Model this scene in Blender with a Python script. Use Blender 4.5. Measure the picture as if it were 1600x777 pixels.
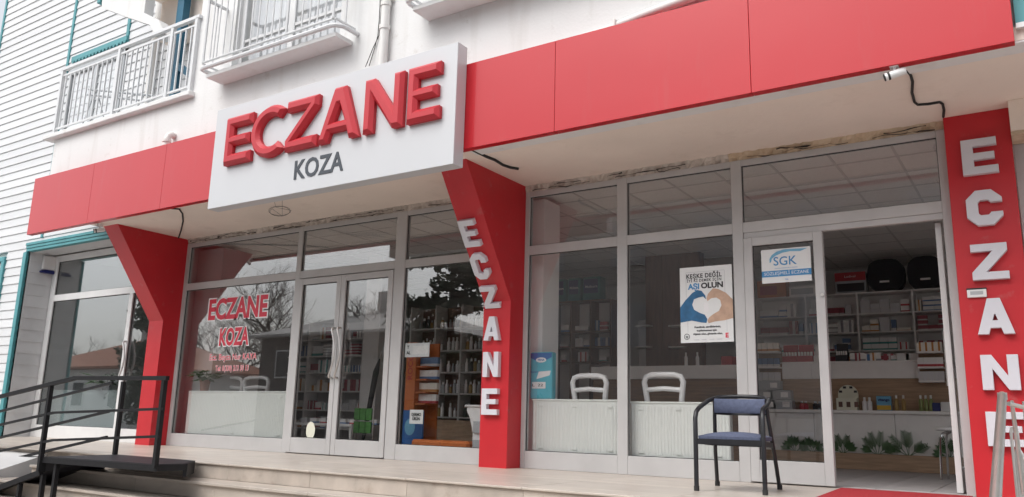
import bpy, math, random
from math import radians, sin, cos, pi
from mathutils import Vector, Matrix
random.seed(7)
for o in list(bpy.data.objects): bpy.data.objects.remove(o)
S = bpy.context.scene
COL = S.collection

# ------------------------------------------------------------------ camera
F_PX, YAW, PITCH, ROLL = 1269.015, -0.5838315, 0.2078575, 0.0262056
CAM = Vector((0.0, -8.0283, 0.528))
_f = Vector((sin(YAW)*cos(PITCH), cos(YAW)*cos(PITCH), sin(PITCH)))
_r = Vector((cos(YAW), -sin(YAW), 0)); _u = _r.cross(_f)
CR = cos(ROLL)*_r + sin(ROLL)*_u
CU = -sin(ROLL)*_r + cos(ROLL)*_u
cam_d = bpy.data.cameras.new('camera'); cam = bpy.data.objects.new('camera', cam_d); COL.objects.link(cam)
cam_d.sensor_fit = 'HORIZONTAL'; cam_d.sensor_width = 36; cam_d.lens = F_PX/1600*36
cam_d.clip_end = 2000; cam_d.clip_start = .05
m = Matrix((CR, CU, -_f)).transposed().to_4x4(); m.translation = CAM
cam.matrix_world = m
S.camera = cam

# ------------------------------------------------------------------ sky, sun, exposure
SUN_EL, SUN_AZ = radians(52), radians(200)      # azimuth from +Y, clockwise
W = bpy.data.worlds.new('World'); S.world = W; W.use_nodes = True
nt = W.node_tree; nt.nodes.clear()
sky = nt.nodes.new('ShaderNodeTexSky'); sky.sky_type = 'NISHITA'; sky.sun_disc = False
sky.sun_elevation = SUN_EL; sky.sun_rotation = SUN_AZ; sky.air_density = 1.0; sky.dust_density = 4.0; sky.ozone_density = 1.0
hs = nt.nodes.new('ShaderNodeHueSaturation'); hs.inputs['Saturation'].default_value = .22
bg = nt.nodes.new('ShaderNodeBackground'); bg.inputs['Strength'].default_value = .15
wo = nt.nodes.new('ShaderNodeOutputWorld')
nt.links.new(sky.outputs[0], hs.inputs['Color']); nt.links.new(hs.outputs[0], bg.inputs[0]); nt.links.new(bg.outputs[0], wo.inputs[0])
sd = bpy.data.lights.new('sun', 'SUN'); sd.energy = .5; sd.angle = radians(40); sd.color = (1, .97, .93)
so = bpy.data.objects.new('sun', sd); COL.objects.link(so)
sdir = Vector((sin(SUN_AZ)*cos(SUN_EL), cos(SUN_AZ)*cos(SUN_EL), sin(SUN_EL)))
so.rotation_euler = sdir.to_track_quat('Z', 'Y').to_euler(); so.location = (0, -20, 30)
S.view_settings.view_transform = 'Standard'; S.view_settings.look = 'None'
S.view_settings.gamma = 1; S.view_settings.exposure = 0.78; S.view_settings.use_curve_mapping = False
S.render.engine = 'CYCLES'
S.cycles.max_bounces = 12; S.cycles.diffuse_bounces = 8; S.cycles.glossy_bounces = 5
S.cycles.transparent_max_bounces = 24; S.cycles.caustics_reflective = False; S.cycles.caustics_refractive = False

def at(px, py, y=None, z=None, x=None):
    """pixel of the photograph + a known plane -> point in metres"""
    d = (px-800)/F_PX*CR + (388.5-py)/F_PX*CU + _f
    if y is not None: t = (y-CAM.y)/d.y
    elif z is not None: t = (z-CAM.z)/d.z
    else: t = (x-CAM.x)/d.x
    return CAM + d*t

# ------------------------------------------------------------------ materials
MATS = {}
def mat(name, col, rough=.6, metal=0, noise=0, nscale=8, bump=0, bscale=40, spec=.5, coat=0, dark=None, detail=6, coords='Object', stretch=None):
    if name in MATS: return MATS[name]
    M = bpy.data.materials.new(name); M.use_nodes = True
    t = M.node_tree; b = t.nodes['Principled BSDF']
    b.inputs['Base Color'].default_value = (*col, 1); b.inputs['Roughness'].default_value = rough
    b.inputs['Metallic'].default_value = metal; b.inputs['Specular IOR Level'].default_value = spec
    b.inputs['Coat Weight'].default_value = coat
    tc = t.nodes.new('ShaderNodeTexCoord'); vec = tc.outputs[coords]
    if coords == 'World':
        pass
    if stretch:
        mp = t.nodes.new('ShaderNodeMapping'); mp.inputs['Scale'].default_value = stretch
        t.links.new(vec, mp.inputs[0]); vec = mp.outputs[0]
    if noise:
        n = t.nodes.new('ShaderNodeTexNoise'); n.inputs['Scale'].default_value = nscale; n.inputs['Detail'].default_value = detail
        t.links.new(vec, n.inputs['Vector'])
        r = t.nodes.new('ShaderNodeMapRange'); r.inputs[1].default_value = .3; r.inputs[2].default_value = .7
        t.links.new(n.outputs['Fac'], r.inputs[0])
        mx = t.nodes.new('ShaderNodeMix'); mx.data_type = 'RGBA'
        d = dark if dark else tuple(c*(1-noise) for c in col)
        mx.inputs['A'].default_value = (*d, 1); mx.inputs['B'].default_value = (*col, 1)
        t.links.new(r.outputs[0], mx.inputs['Factor']); t.links.new(mx.outputs['Result'], b.inputs['Base Color'])
    if bump:
        n2 = t.nodes.new('ShaderNodeTexNoise'); n2.inputs['Scale'].default_value = bscale; n2.inputs['Detail'].default_value = 5
        t.links.new(vec, n2.inputs['Vector'])
        bp = t.nodes.new('ShaderNodeBump'); bp.inputs['Strength'].default_value = bump; bp.inputs['Distance'].default_value = .01
        t.links.new(n2.outputs['Fac'], bp.inputs['Height']); t.links.new(bp.outputs[0], b.inputs['Normal'])
    MATS[name] = M
    return M

def glass_mat(name, ior=1.6, tint=(.93, .95, .95)):
    M = bpy.data.materials.new(name); M.use_nodes = True; t = M.node_tree; t.nodes.clear()
    out = t.nodes.new('ShaderNodeOutputMaterial'); mix = t.nodes.new('ShaderNodeMixShader')
    tr = t.nodes.new('ShaderNodeBsdfTransparent'); tr.inputs[0].default_value = (*tint, 1)
    gl = t.nodes.new('ShaderNodeBsdfGlossy'); gl.inputs['Roughness'].default_value = .0; gl.inputs[0].default_value = (1, 1, 1, 1)
    fr = t.nodes.new('ShaderNodeFresnel'); ge = t.nodes.new('ShaderNodeNewGeometry')
    mr = t.nodes.new('ShaderNodeMapRange'); mr.inputs[3].default_value = ior; mr.inputs[4].default_value = 1/ior
    t.links.new(ge.outputs['Backfacing'], mr.inputs[0]); t.links.new(mr.outputs[0], fr.inputs[0])
    t.links.new(fr.outputs[0], mix.inputs[0]); t.links.new(tr.outputs[0], mix.inputs[1]); t.links.new(gl.outputs[0], mix.inputs[2])
    t.links.new(mix.outputs[0], out.inputs[0]); MATS[name] = M
    return M

def plaster_mat():
    """white render with faint streaks, patched cracks and grime"""
    M = mat('plaster', (.75, .75, .745), .85, noise=.07, nscale=1.3, bump=.25, bscale=30)
    t = M.node_tree; b = t.nodes['Principled BSDF']
    base = b.inputs['Base Color'].links[0].from_socket
    tc = t.nodes.new('ShaderNodeTexCoord'); mp = t.nodes.new('ShaderNodeMapping'); mp.inputs['Scale'].default_value = (3.2, 3.2, .35)
    n = t.nodes.new('ShaderNodeTexNoise'); n.inputs['Scale'].default_value = 1.6; n.inputs['Detail'].default_value = 8
    r = t.nodes.new('ShaderNodeMapRange'); r.inputs[1].default_value = .55; r.inputs[2].default_value = .8; r.inputs[4].default_value = .5
    mx = t.nodes.new('ShaderNodeMix'); mx.data_type = 'RGBA'; mx.inputs['B'].default_value = (.55, .53, .50, 1)
    t.links.new(tc.outputs['Object'], mp.inputs[0]); t.links.new(mp.outputs[0], n.inputs['Vector']); t.links.new(n.outputs['Fac'], r.inputs[0])
    t.links.new(r.outputs[0], mx.inputs['Factor']); t.links.new(base, mx.inputs['A']); t.links.new(mx.outputs['Result'], b.inputs['Base Color'])
    return M
plaster_mat()
mat('soffit', (.86, .76, .68), .9, noise=.10, nscale=1.1, bump=.3, bscale=18)
mat('red_panel', (.50, .011, .020), .32, noise=.05, nscale=.8, spec=.35, coat=.32)
mat('red_paint', (.54, .017, .026), .42, noise=.10, nscale=3, bump=.04, bscale=60)
mat('sign_red', (.50, .020, .032), .42, noise=.05, nscale=4)
mat('sign_white', (.575, .585, .605), .35, noise=.02, nscale=2)
mat('sign_dark', (.055, .065, .08), .5, noise=.1)
mat('letter_white', (.64, .64, .69), .45, noise=.04, nscale=10)
mat('alu', (.50, .495, .495), .5, noise=.10, nscale=3, bump=.03, bscale=80)
mat('alu_white', (.72, .72, .72), .45, noise=.08, nscale=4)
mat('rubber', (.025, .024, .024), .7, noise=.2)
mat('putty', (.62, .57, .52), .95, noise=.45, nscale=12, dark=(.38, .33, .29), bump=.8, bscale=25)
mat('rust_putty', (.64, .53, .40), .95, noise=.5, nscale=9, dark=(.46, .35, .24), bump=.8, bscale=25)
mat('gap', (.045, .04, .036), .95, noise=.3, nscale=30)
mat('marble', (.55, .49, .43), .33, noise=.17, nscale=2.2, detail=9, stretch=(.7, 3, 3), bump=.02, bscale=20)
mat('marble2', (.52, .465, .41), .36, noise=.22, nscale=2.8, detail=9, stretch=(1, 2.4, 3), bump=.02, bscale=20)
mat('marble3', (.57, .505, .445), .33, noise=.2, nscale=1.7, detail=9, stretch=(.9, 3.2, 2), bump=.02, bscale=20)
mat('travertine', (.54, .475, .415), .5, noise=.26, nscale=5, detail=10, stretch=(1, 1, .6), bump=.15, bscale=50)
mat('concrete', (.50, .49, .48), .9, noise=.2, nscale=2, bump=.4, bscale=30)
mat('white_concrete', (.6, .6, .6), .85, noise=.15, nscale=2, bump=.3, bscale=30)
mat('asphalt', (.05, .05, .052), .92, noise=.3, nscale=30, bump=.5, bscale=150)
mat('paver', (.46, .44, .42), .9, noise=.25, nscale=6, bump=.4, bscale=40)
mat('siding', (.63, .64, .65), .5, noise=.06, nscale=2, stretch=(.4, 3, 3))
mat('teal', (.075, .30, .33), .5, noise=.18, nscale=5)
mat('teal_dark', (.018, .12, .20), .5, noise=.15, nscale=5)
mat('black_metal', (.014, .014, .016), .6, spec=.3, noise=.3, nscale=20, bump=.08, bscale=90)
mat('deck_metal', (.030, .030, .036), .5, spec=.35, noise=.35, nscale=5, bump=.2, bscale=120)
mat('steel', (.72, .69, .66), .36, metal=1, noise=.12, nscale=12)
mat('chrome', (.7, .7, .7), .12, metal=1)
mat('rail_white', (.66, .67, .68), .4, noise=.06, nscale=8)
mat('pvc', (.74, .73, .71), .45, noise=.1, nscale=4)
mat('fabric_blue', (.105, .125, .20), .9, noise=.25, nscale=40, bump=.3, bscale=300)
mat('chair_black', (.016, .017, .021), .38, noise=.3, nscale=15)
mat('carpet', (.42, .022, .032), .95, noise=.2, nscale=60, bump=.5, bscale=250)
mat('radiator', (.74, .77, .74), .4, noise=.04, nscale=4)
mat('plastic_white', (.76, .76, .76), .35, noise=.03)
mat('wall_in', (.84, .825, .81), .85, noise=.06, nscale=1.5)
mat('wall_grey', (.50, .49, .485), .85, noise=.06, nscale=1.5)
mat('ceil_tile', (.82, .80, .78), .9, noise=.05, nscale=20, bump=.3, bscale=120)
mat('ceil_grid', (.60, .58, .57), .6)
mat('floor_tile', (.44, .41, .41), .45, noise=.15, nscale=3)
mat('grout', (.45, .43, .42), .9)
mat('wood', (.28, .17, .10), .5, noise=.35, nscale=3, stretch=(1.2, 8, 14), detail=8)
mat('wood_dark', (.16, .080, .06), .5, noise=.35, nscale=3, stretch=(12, 8, 1), detail=8)
mat('wood_light', (.46, .31, .20), .5, noise=.3, nscale=3, stretch=(1.2, 8, 14), detail=8)
mat('shelf_white', (.86, .845, .83), .5, noise=.05)
mat('leaf', (.045, .10, .03), .5, noise=.4, nscale=12)
mat('leaf_dark', (.085, .17, .07), .55, noise=.4, nscale=12)
mat('evergreen', (.03, .05, .022), .7, noise=.4, nscale=2)
mat('bark', (.07, .055, .045), .9, noise=.4, nscale=12, bump=.5, bscale=30)
mat('terracotta', (.26, .10, .055), .8, noise=.2)
mat('rooftile', (.38, .16, .10), .85, noise=.35, nscale=4, bump=.4, bscale=20)
mat('amber', (.36, .24, .08), .3, noise=.1)
mat('olive', (.22, .26, .09), .3, noise=.1)
mat('brick_dark', (.10, .09, .085), .9, noise=.2)
mat('house_wall', (.80, .79, .77), .9, noise=.08, nscale=1)
mat('block_wall', (.52, .49, .46), .9, noise=.2, nscale=.7)
mat('block_dark', (.03, .035, .04), .2, noise=.2)
mat('orange', (.52, .14, .03), .5, noise=.1)
mat('yellow', (.62, .40, .05), .5, noise=.1)
mat('blue', (.03, .13, .38), .45, noise=.1)
mat('navy', (.015, .022, .13), .45, noise=.1)
mat('teal_box', (.02, .16, .17), .5, noise=.15)
mat('red_box', (.40, .03, .04), .5, noise=.15)
mat('black_bag', (.012, .012, .016), .6, noise=.3, nscale=8)
mat('print_dark', (.03, .03, .035), .6, noise=.1)
mat('print_red', (.60, .03, .06), .5, noise=.05)
mat('print_white', (.78, .77, .78), .5, noise=.03)
mat('print_blue', (.05, .24, .50), .5, noise=.05)
mat('print_ltblue', (.16, .42, .62), .5, noise=.1)
mat('paper', (.74, .75, .75), .55, noise=.03)
mat('glove', (.03, .15, .32), .6, noise=.35, nscale=14)
mat('skin', (.60, .40, .29), .6, noise=.25, nscale=12)
mat('green_pack', (.06, .22, .04), .5, noise=.35, nscale=18)
mat('cyan_pack', (.10, .48, .60), .35, noise=.2, nscale=5)
mat('cream', (.74, .74, .62), .6, noise=.05)
mat('shutter', (.42, .44, .46), .5, noise=.1)
mat('curtain', (.62, .63, .65), .9, noise=.15, nscale=6, stretch=(8, 1, .5))
glass_mat('glass', 2.0, (.985, .99, .99)); glass_mat('glass_clear', 1.72, (.99, .99, .99)); glass_mat('glass_mirror', 2.5, (.80, .83, .84))
G = MATS
def wear(name, col, scale, lo, hi, amount, stretch=(1, 1, 1)):
    """irregular stains of another colour laid over a material's own colour"""
    t = MATS[name].node_tree; b = t.nodes['Principled BSDF']; src = b.inputs['Base Color'].links[0].from_socket
    tc = t.nodes.new('ShaderNodeTexCoord'); mp = t.nodes.new('ShaderNodeMapping'); mp.inputs['Scale'].default_value = stretch
    n = t.nodes.new('ShaderNodeTexNoise'); n.inputs['Scale'].default_value = scale; n.inputs['Detail'].default_value = 10; n.inputs['Roughness'].default_value = .65
    rg = t.nodes.new('ShaderNodeMapRange'); rg.inputs[1].default_value = lo; rg.inputs[2].default_value = hi; rg.inputs[4].default_value = amount
    mx = t.nodes.new('ShaderNodeMix'); mx.data_type = 'RGBA'; mx.inputs['B'].default_value = (*col, 1)
    t.links.new(tc.outputs['Object'], mp.inputs[0]); t.links.new(mp.outputs[0], n.inputs['Vector']); t.links.new(n.outputs['Fac'], rg.inputs[0])
    t.links.new(rg.outputs[0], mx.inputs['Factor']); t.links.new(src, mx.inputs['A']); t.links.new(mx.outputs['Result'], b.inputs['Base Color'])
def vary(name, lo, hi):
    """slightly different value for every board or slab"""
    t = MATS[name].node_tree; b = t.nodes['Principled BSDF']; src = b.inputs['Base Color'].links[0].from_socket
    oi = t.nodes.new('ShaderNodeObjectInfo'); rg = t.nodes.new('ShaderNodeMapRange'); rg.inputs[3].default_value = lo; rg.inputs[4].default_value = hi
    hv = t.nodes.new('ShaderNodeHueSaturation'); t.links.new(oi.outputs['Random'], rg.inputs[0]); t.links.new(rg.outputs[0], hv.inputs['Value'])
    t.links.new(src, hv.inputs['Color']); t.links.new(hv.outputs[0], b.inputs['Base Color'])
def wavy(name, scale, strength, dist=.02):
    t = MATS[name].node_tree; b = t.nodes['Principled BSDF']; tc = t.nodes.new('ShaderNodeTexCoord')
    n = t.nodes.new('ShaderNodeTexNoise'); n.inputs['Scale'].default_value = scale; n.inputs['Detail'].default_value = 1.5
    bp = t.nodes.new('ShaderNodeBump'); bp.inputs['Strength'].default_value = strength; bp.inputs['Distance'].default_value = dist
    t.links.new(tc.outputs['Object'], n.inputs['Vector']); t.links.new(n.outputs['Fac'], bp.inputs['Height'])
    for k in ('Normal', 'Coat Normal'): t.links.new(bp.outputs[0], b.inputs[k])
wavy('red_panel', 1.3, .22); wavy('red_paint', 2.2, .15)
wear('red_panel', (.40, .10, .10), 1.6, .55, .9, .25, (4, 4, .6)); wear('red_paint', (.42, .16, .15), 7, .60, .8, .5)
for mm in ('marble', 'marble2', 'marble3'):
    wear(mm, (.34, .28, .23), 3.5, .56, .78, .55); wear(mm, (.70, .64, .57), 9, .60, .75, .5, (1, 4, 1)); vary(mm, .92, 1.06)
wear('travertine', (.30, .23, .18), 6, .56, .74, .7); vary('travertine', .9, 1.05)
vary('siding', .96, 1.04); wear('siding', (.50, .50, .48), 1.5, .60, .85, .35, (1, 1, .4))
wear('plaster', (.50, .47, .43), 4, .62, .72, .45); wear('soffit', (.52, .44, .36), 2.2, .56, .8, .4)
wear('alu', (.40, .38, .37), 9, .58, .75, .4, (1, 1, .6)); wear('sign_white', (.46, .46, .46), 1.2, .60, .9, .35, (4, 4, .4))
wear('letter_white', (.48, .46, .45), 12, .6, .8, .4)
def box_mat(name, col, band, lo, hi, ax=2):
    M = bpy.data.materials.new(name); M.use_nodes = True; t = M.node_tree; b = t.nodes['Principled BSDF']
    b.inputs['Roughness'].default_value = .5
    tc = t.nodes.new('ShaderNodeTexCoord'); sp = t.nodes.new('ShaderNodeSeparateXYZ'); t.links.new(tc.outputs['Generated'], sp.inputs[0])
    g = t.nodes.new('ShaderNodeMath'); g.operation = 'GREATER_THAN'; g.inputs[1].default_value = lo
    l = t.nodes.new('ShaderNodeMath'); l.operation = 'LESS_THAN'; l.inputs[1].default_value = hi
    mu = t.nodes.new('ShaderNodeMath'); mu.operation = 'MULTIPLY'
    t.links.new(sp.outputs[ax], g.inputs[0]); t.links.new(sp.outputs[ax], l.inputs[0]); t.links.new(g.outputs[0], mu.inputs[0]); t.links.new(l.outputs[0], mu.inputs[1])
    mx = t.nodes.new('ShaderNodeMix'); mx.data_type = 'RGBA'; mx.inputs['A'].default_value = (*col, 1); mx.inputs['B'].default_value = (*band, 1)
    t.links.new(mu.outputs[0], mx.inputs['Factor']); t.links.new(mx.outputs['Result'], b.inputs['Base Color']); MATS[name] = M
    return M

# ------------------------------------------------------------------ mesh helpers
class MB:
    def __init__(s): s.v = []; s.f = []
    def add(s, vs, fs):
        n = len(s.v); s.v += [tuple(v) for v in vs]; s.f += [tuple(i+n for i in f) for f in fs]; return s
    def box(s, x0, x1, y0, y1, z0, z1, c=0, M=None):
        if c <= 0:
            vs = [Vector((x, y, z)) for z in (z0, z1) for y in (y0, y1) for x in (x0, x1)]
            fs = [(0, 2, 3, 1), (4, 5, 7, 6), (0, 1, 5, 4), (2, 6, 7, 3), (0, 4, 6, 2), (1, 3, 7, 5)]
        else:
            c = min(c, .45*min(x1-x0, y1-y0, z1-z0)); X = (x0, x1); Y = (y0, y1); Z = (z0, z1); vs = []; idx = {}
            for i in (0, 1):
                for j in (0, 1):
                    for k in (0, 1):
                        sx, sy, sz = (c if i == 0 else -c), (c if j == 0 else -c), (c if k == 0 else -c)
                        for a in range(3):
                            p = [X[i]+sx, Y[j]+sy, Z[k]+sz]; p[a] = (X[i], Y[j], Z[k])[a]
                            idx[(i, j, k, a)] = len(vs); vs.append(Vector(p))
            fs = []
            cen = Vector(((x0+x1)/2, (y0+y1)/2, (z0+z1)/2))
            def q(*ks):
                ii = [idx[k] for k in ks]; p = [vs[i] for i in ii]; n = (p[1]-p[0]).cross(p[2]-p[0])
                if n.dot(p[0]+p[1]+p[2]-3*cen) < 0: ii.reverse()
                fs.append(tuple(ii))
            R = ((0, 0), (1, 0), (1, 1), (0, 1))
            for i in (0, 1):
                q(*[(i, a, b, 0) for a, b in R]); q(*[(a, i, b, 1) for a, b in R]); q(*[(a, b, i, 2) for a, b in R])
            for a in (0, 1):
                for b in (0, 1):
                    q((0, a, b, 1), (1, a, b, 1), (1, a, b, 2), (0, a, b, 2))
                    q((a, 0, b, 0), (a, 1, b, 0), (a, 1, b, 2), (a, 0, b, 2))
                    q((a, b, 0, 0), (a, b, 1, 0), (a, b, 1, 1), (a, b, 0, 1))
            for i in (0, 1):
                for j in (0, 1):
                    for k in (0, 1): q((i, j, k, 0), (i, j, k, 1), (i, j, k, 2))
        if M: vs = [M @ v for v in vs]
        return s.add(vs, fs)
    def tube(s, pts, r, n=8, cap=True):
        """swept tube through points; r a number or list"""
        pts = [Vector(p) for p in pts]; rs = r if isinstance(r, (list, tuple)) else [r]*len(pts)
        rings = []; up = None
        for i, p in enumerate(pts):
            a = pts[max(i-1, 0)]; b = pts[min(i+1, len(pts)-1)]; d = (b-a).normalized()
            if up is None or abs(up.dot(d)) > .99: up = Vector((0, 0, 1)) if abs(d.z) < .9 else Vector((1, 0, 0))
            e1 = up.cross(d).normalized(); e2 = d.cross(e1); up = e2
            rings.append([p+rs[i]*(cos(2*pi*k/n)*e1+sin(2*pi*k/n)*e2) for k in range(n)])
        vs = [v for rg in rings for v in rg]; fs = []
        for i in range(len(pts)-1):
            for k in range(n): fs.append((i*n+k, i*n+(k+1) % n, (i+1)*n+(k+1) % n, (i+1)*n+k))
        if cap: fs.append(tuple(range(n-1, -1, -1))); fs.append(tuple((len(pts)-1)*n+k for k in range(n)))
        return s.add(vs, fs)
    def bar(s, a, b, w, h, up=(0, 0, 1)):
        """rectangular bar from a to b"""
        a = Vector(a); b = Vector(b); d = (b-a).normalized(); up = Vector(up)
        if abs(up.dot(d)) > .98: up = Vector((0, 1, 0))
        e1 = d.cross(up).normalized()*w/2; e2 = e1.cross(d).normalized()*h/2
        vs = [p+sx*e1+sy*e2 for p in (a, b) for sx, sy in ((-1, -1), (1, -1), (1, 1), (-1, 1))]
        return s.add(vs, [(0, 1, 2, 3), (7, 6, 5, 4), (0, 4, 5, 1), (1, 5, 6, 2), (2, 6, 7, 3), (3, 7, 4, 0)])
    def prism(s, poly, axis, a, b):
        """poly: 2D points; axis 'x': poly=(y,z); 'y': (x,z); 'z': (x,y)"""
        def P(p, t): return {'x': (t, p[0], p[1]), 'y': (p[0], t, p[1]), 'z': (p[0], p[1], t)}[axis]
        n = len(poly); vs = [P(p, a) for p in poly]+[P(p, b) for p in poly]
        fs = [tuple(range(n)), tuple(range(2*n-1, n-1, -1))]+[(i, i+n, (i+1) % n+n, (i+1) % n) for i in range(n)]
        return s.add(vs, fs)
    def lathe(s, prof, c=(0, 0, 0), n=14):
        vs = [(c[0]+r*cos(2*pi*k/n), c[1]+r*sin(2*pi*k/n), c[2]+z) for r, z in prof for k in range(n)]
        fs = [(i*n+k, i*n+(k+1) % n, (i+1)*n+(k+1) % n, (i+1)*n+k) for i in range(len(prof)-1) for k in range(n)]
        fs.append(tuple(range(n-1, -1, -1))); fs.append(tuple((len(prof)-1)*n+k for k in range(n)))
        return s.add(vs, fs)
    def build(s, name, m, parent=None, smooth=False, fix=True):
        me = bpy.data.meshes.new(name); me.from_pydata(s.v, [], s.f)
        if fix:
            import bmesh
            bm = bmesh.new(); bm.from_mesh(me); bmesh.ops.recalc_face_normals(bm, faces=bm.faces); bm.to_mesh(me); bm.free()
        me.materials.append(G[m] if isinstance(m, str) else m)
        if smooth:
            me.polygons.foreach_set('use_smooth', [True]*len(me.polygons))
            try: me.set_sharp_from_angle(angle=radians(40))
            except Exception: pass
        me.update()
        o = bpy.data.objects.new(name, me); COL.objects.link(o)
        if parent is not None:
            o.parent = parent; o.matrix_parent_inverse = PINV.get(parent.name, Matrix())
        return o
PINV = {}
def tag(o, label, cat, group=None):
    o['label'] = label; o['category'] = cat
    if group: o['group'] = group
    return o
def struct(o): o['kind'] = 'structure'; return o
def thing(name, label, cat, loc=(0, 0, 0), group=None, rz=0):
    """Empty at the thing's base. Parts are written in world coordinates unless local."""
    o = bpy.data.objects.new(name, None); COL.objects.link(o); o.location = loc; o.rotation_euler = (0, 0, rz); o.empty_display_size = .1
    tag(o, label, cat, group)
    M = Matrix.Translation(Vector(loc)) @ Matrix.Rotation(rz, 4, 'Z'); PINV[o.name] = M.inverted()
    return o
def local(o): PINV[o.name] = Matrix(); return o
def B(x0, x1, y0, y1, z0, z1, c=.003): return MB().box(min(x0, x1), max(x0, x1), min(y0, y1), max(y0, y1), min(z0, z1), max(z0, z1), c)
def link_copy(src, parent, mat4=None, name=None):
    o = src.copy(); COL.objects.link(o); o.parent = parent
    o.matrix_parent_inverse = PINV.get(parent.name, Matrix()) if parent else Matrix()
    if mat4 is not None: o.matrix_basis = mat4
    return o

FACE = Matrix(((1, 0, 0, 0), (0, 0, -1, 0), (0, 1, 0, 0), (0, 0, 0, 1)))   # local x,y,z -> X, Z, -Y (faces the street)
def curve_mesh(name, outlines, extrude, bevel, m, parent, M, off=None):
    cu = bpy.data.curves.new(name, 'CURVE'); cu.dimensions = '2D'; cu.fill_mode = 'BOTH'; cu.extrude = extrude
    cu.bevel_depth = bevel; cu.bevel_resolution = 0; cu.offset = -bevel if off is None else off
    for ol in outlines:
        sp = cu.splines.new('POLY'); sp.points.add(len(ol)-1); sp.use_cyclic_u = True
        for q, (x, y) in zip(sp.points, ol): q.co = (x, y, 0, 1)
    return _finish_curve(cu, name, m, parent, M)
def _finish_curve(cu, name, m, parent, M, width=None, align='C'):
    tmp = bpy.data.objects.new('tmp', cu); COL.objects.link(tmp)
    dg = bpy.context.evaluated_depsgraph_get(); dg.update()
    me = bpy.data.meshes.new_from_object(tmp.evaluated_get(dg)); bpy.data.objects.remove(tmp); bpy.data.curves.remove(cu)
    me.name = name
    if len(me.polygons): me.polygons.foreach_set('use_smooth', [False]*len(me.polygons))
    if width and len(me.vertices):
        xs = [v.co.x for v in me.vertices]; w = max(xs)-min(xs); k = width/w; c = (max(xs)+min(xs))/2
        for v in me.vertices: v.co.x = (v.co.x-c)*k
    me.transform(M); me.materials.clear(); me.materials.append(G[m])
    o = bpy.data.objects.new(name, me); COL.objects.link(o)
    if parent is not None: o.parent = parent; o.matrix_parent_inverse = PINV.get(parent.name, Matrix())
    return o
def text(body, size, m, parent, M, width=None, bold=.0, depth=.001, name='lettering', italic=0, space=1.0):
    cu = bpy.data.curves.new(name, 'FONT'); cu.body = body; cu.size = size; cu.align_x = 'CENTER'; cu.align_y = 'CENTER'
    cu.offset = bold; cu.extrude = depth; cu.shear = italic; cu.space_character = space; cu.resolution_u = 3
    return _finish_curve(cu, name, m, parent, M, width)

# ------------------------------------------------------------------ key levels (metres)
Z_PB, Z_TB, Z_TT, Z_PT, Z_FT, Z_SO = .19, 2.448, 2.558, 3.16, 3.225, 3.30
Y_FAS, Y_SIGN, Y_WALL = -1.63, -1.80, -1.40
Z_FB, Z_FTOP = 3.256, 4.20
Y_EDGE = -2.28
Z_ST = .165

# ================================================================== SETTING
o = struct(MB().box(-260, 260, -260, 60, -1.30, -1.0).build('ground', 'paver'))
o = struct(MB().box(-250, 250, -17.0, -9.6, -.998, -.996).build('road', 'asphalt'))
for y0, y1 in ((-9.6, -9.42), (-17.18, -17.0)):
    k = struct(MB().box(-120, 120, y0, y1, -1.0, -.87, .02).build('kerb', 'concrete'))
# platform with slabs and steps with nosing and riser slabs
X0P, X1P = -10.35, 3.0
plat = struct(MB().box(-19.5, X1P, Y_EDGE+.06, 7.3, -.996, -.02).build('platform', 'travertine'))
def slab(x0, x1, y0, y1, z0, z1, ms, par, name, c=.004):
    q = MB().box(x0, x1, y0, y1, z0, z1, c).build(name, random.choice(ms), par); return q
MARB = ['marble', 'marble2', 'marble3']
x = -19.4
edges = []
xs = [-19.4]
while xs[-1] < X1P-.3: xs.append(min(X1P, xs[-1]+1.22))
off = at(641.6, 746.6, z=0).x
sh = (off-xs[0]) % 1.22
xs = [-19.4]+[-19.4+sh+i*1.22 for i in range(40) if -19.4+sh+i*1.22 < X1P-.05]+[X1P]
for a, b in zip(xs, xs[1:]):
    if b-a < .05: continue
    slab(a+.001, b-.001, Y_EDGE-.015, Y_EDGE+.33, -.02, 0, MARB, plat, 'edge_slab')
    slab(a+.001, b-.001, Y_EDGE+.332, Y_EDGE+1.1, -.02, 0, MARB, plat, 'floor_slab')
    slab(a+.001, b-.001, Y_EDGE+1.102, -.005 if a < -12 or True else 0, -.02, 0, MARB, plat, 'floor_slab')
    if a > X0P-1.3:
        slab(max(a, X0P)+.001, b-.001, Y_EDGE+.01, Y_EDGE+.06, -Z_ST+.001, -.021, ['travertine', 'marble2'], plat, 'riser_slab', .002)
steps = struct(MB().box(X0P, X1P, Y_EDGE+.055, Y_EDGE+.058, -1.0, -.2).build('steps', 'travertine'))
NST = 6
for i in range(1, NST):
    ye = Y_EDGE-.31*i; z = -Z_ST*i
    xl = X0P-.28*min(i, 2)
    struct_bits = MB().box(xl, X1P, ye+.05, ye+.36, -1.0, z-.031).build('step_core', 'travertine', steps)
    sx = [xl]+[off+i*.41-1.3+j*1.35 for j in range(-9, 9) if xl+.1 < off+i*.41-1.3+j*1.35 < X1P-.05]+[X1P]
    for a, b in zip(sx, sx[1:]):
        slab(a+.001, b-.001, ye-.015, ye+.318, z-.03, z, MARB, steps, 'tread')
        slab(a+.001, b-.001, ye+.02, ye+.048, z-Z_ST+.001, z-.031, ['travertine', 'marble2'], steps, 'riser', .002)
# white painted apron left of the steps
ap = struct(MB().prism([(-2.22, -.06), (-2.22, -1.0), (-4.4, -1.0), (-4.4, -.75)], 'x', -19.5, X0P-.62).build('apron', 'white_concrete'))

# ================================================================== MAIN BUILDING (upper floors, soffit, interior shell)
bld = thing('apartment_building', 'white rendered apartment building above the red pharmacy fascia', 'building', (-6, 3, -.996))
XL, XR = -13.67, 2.6
LOGX = -9.97
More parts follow.
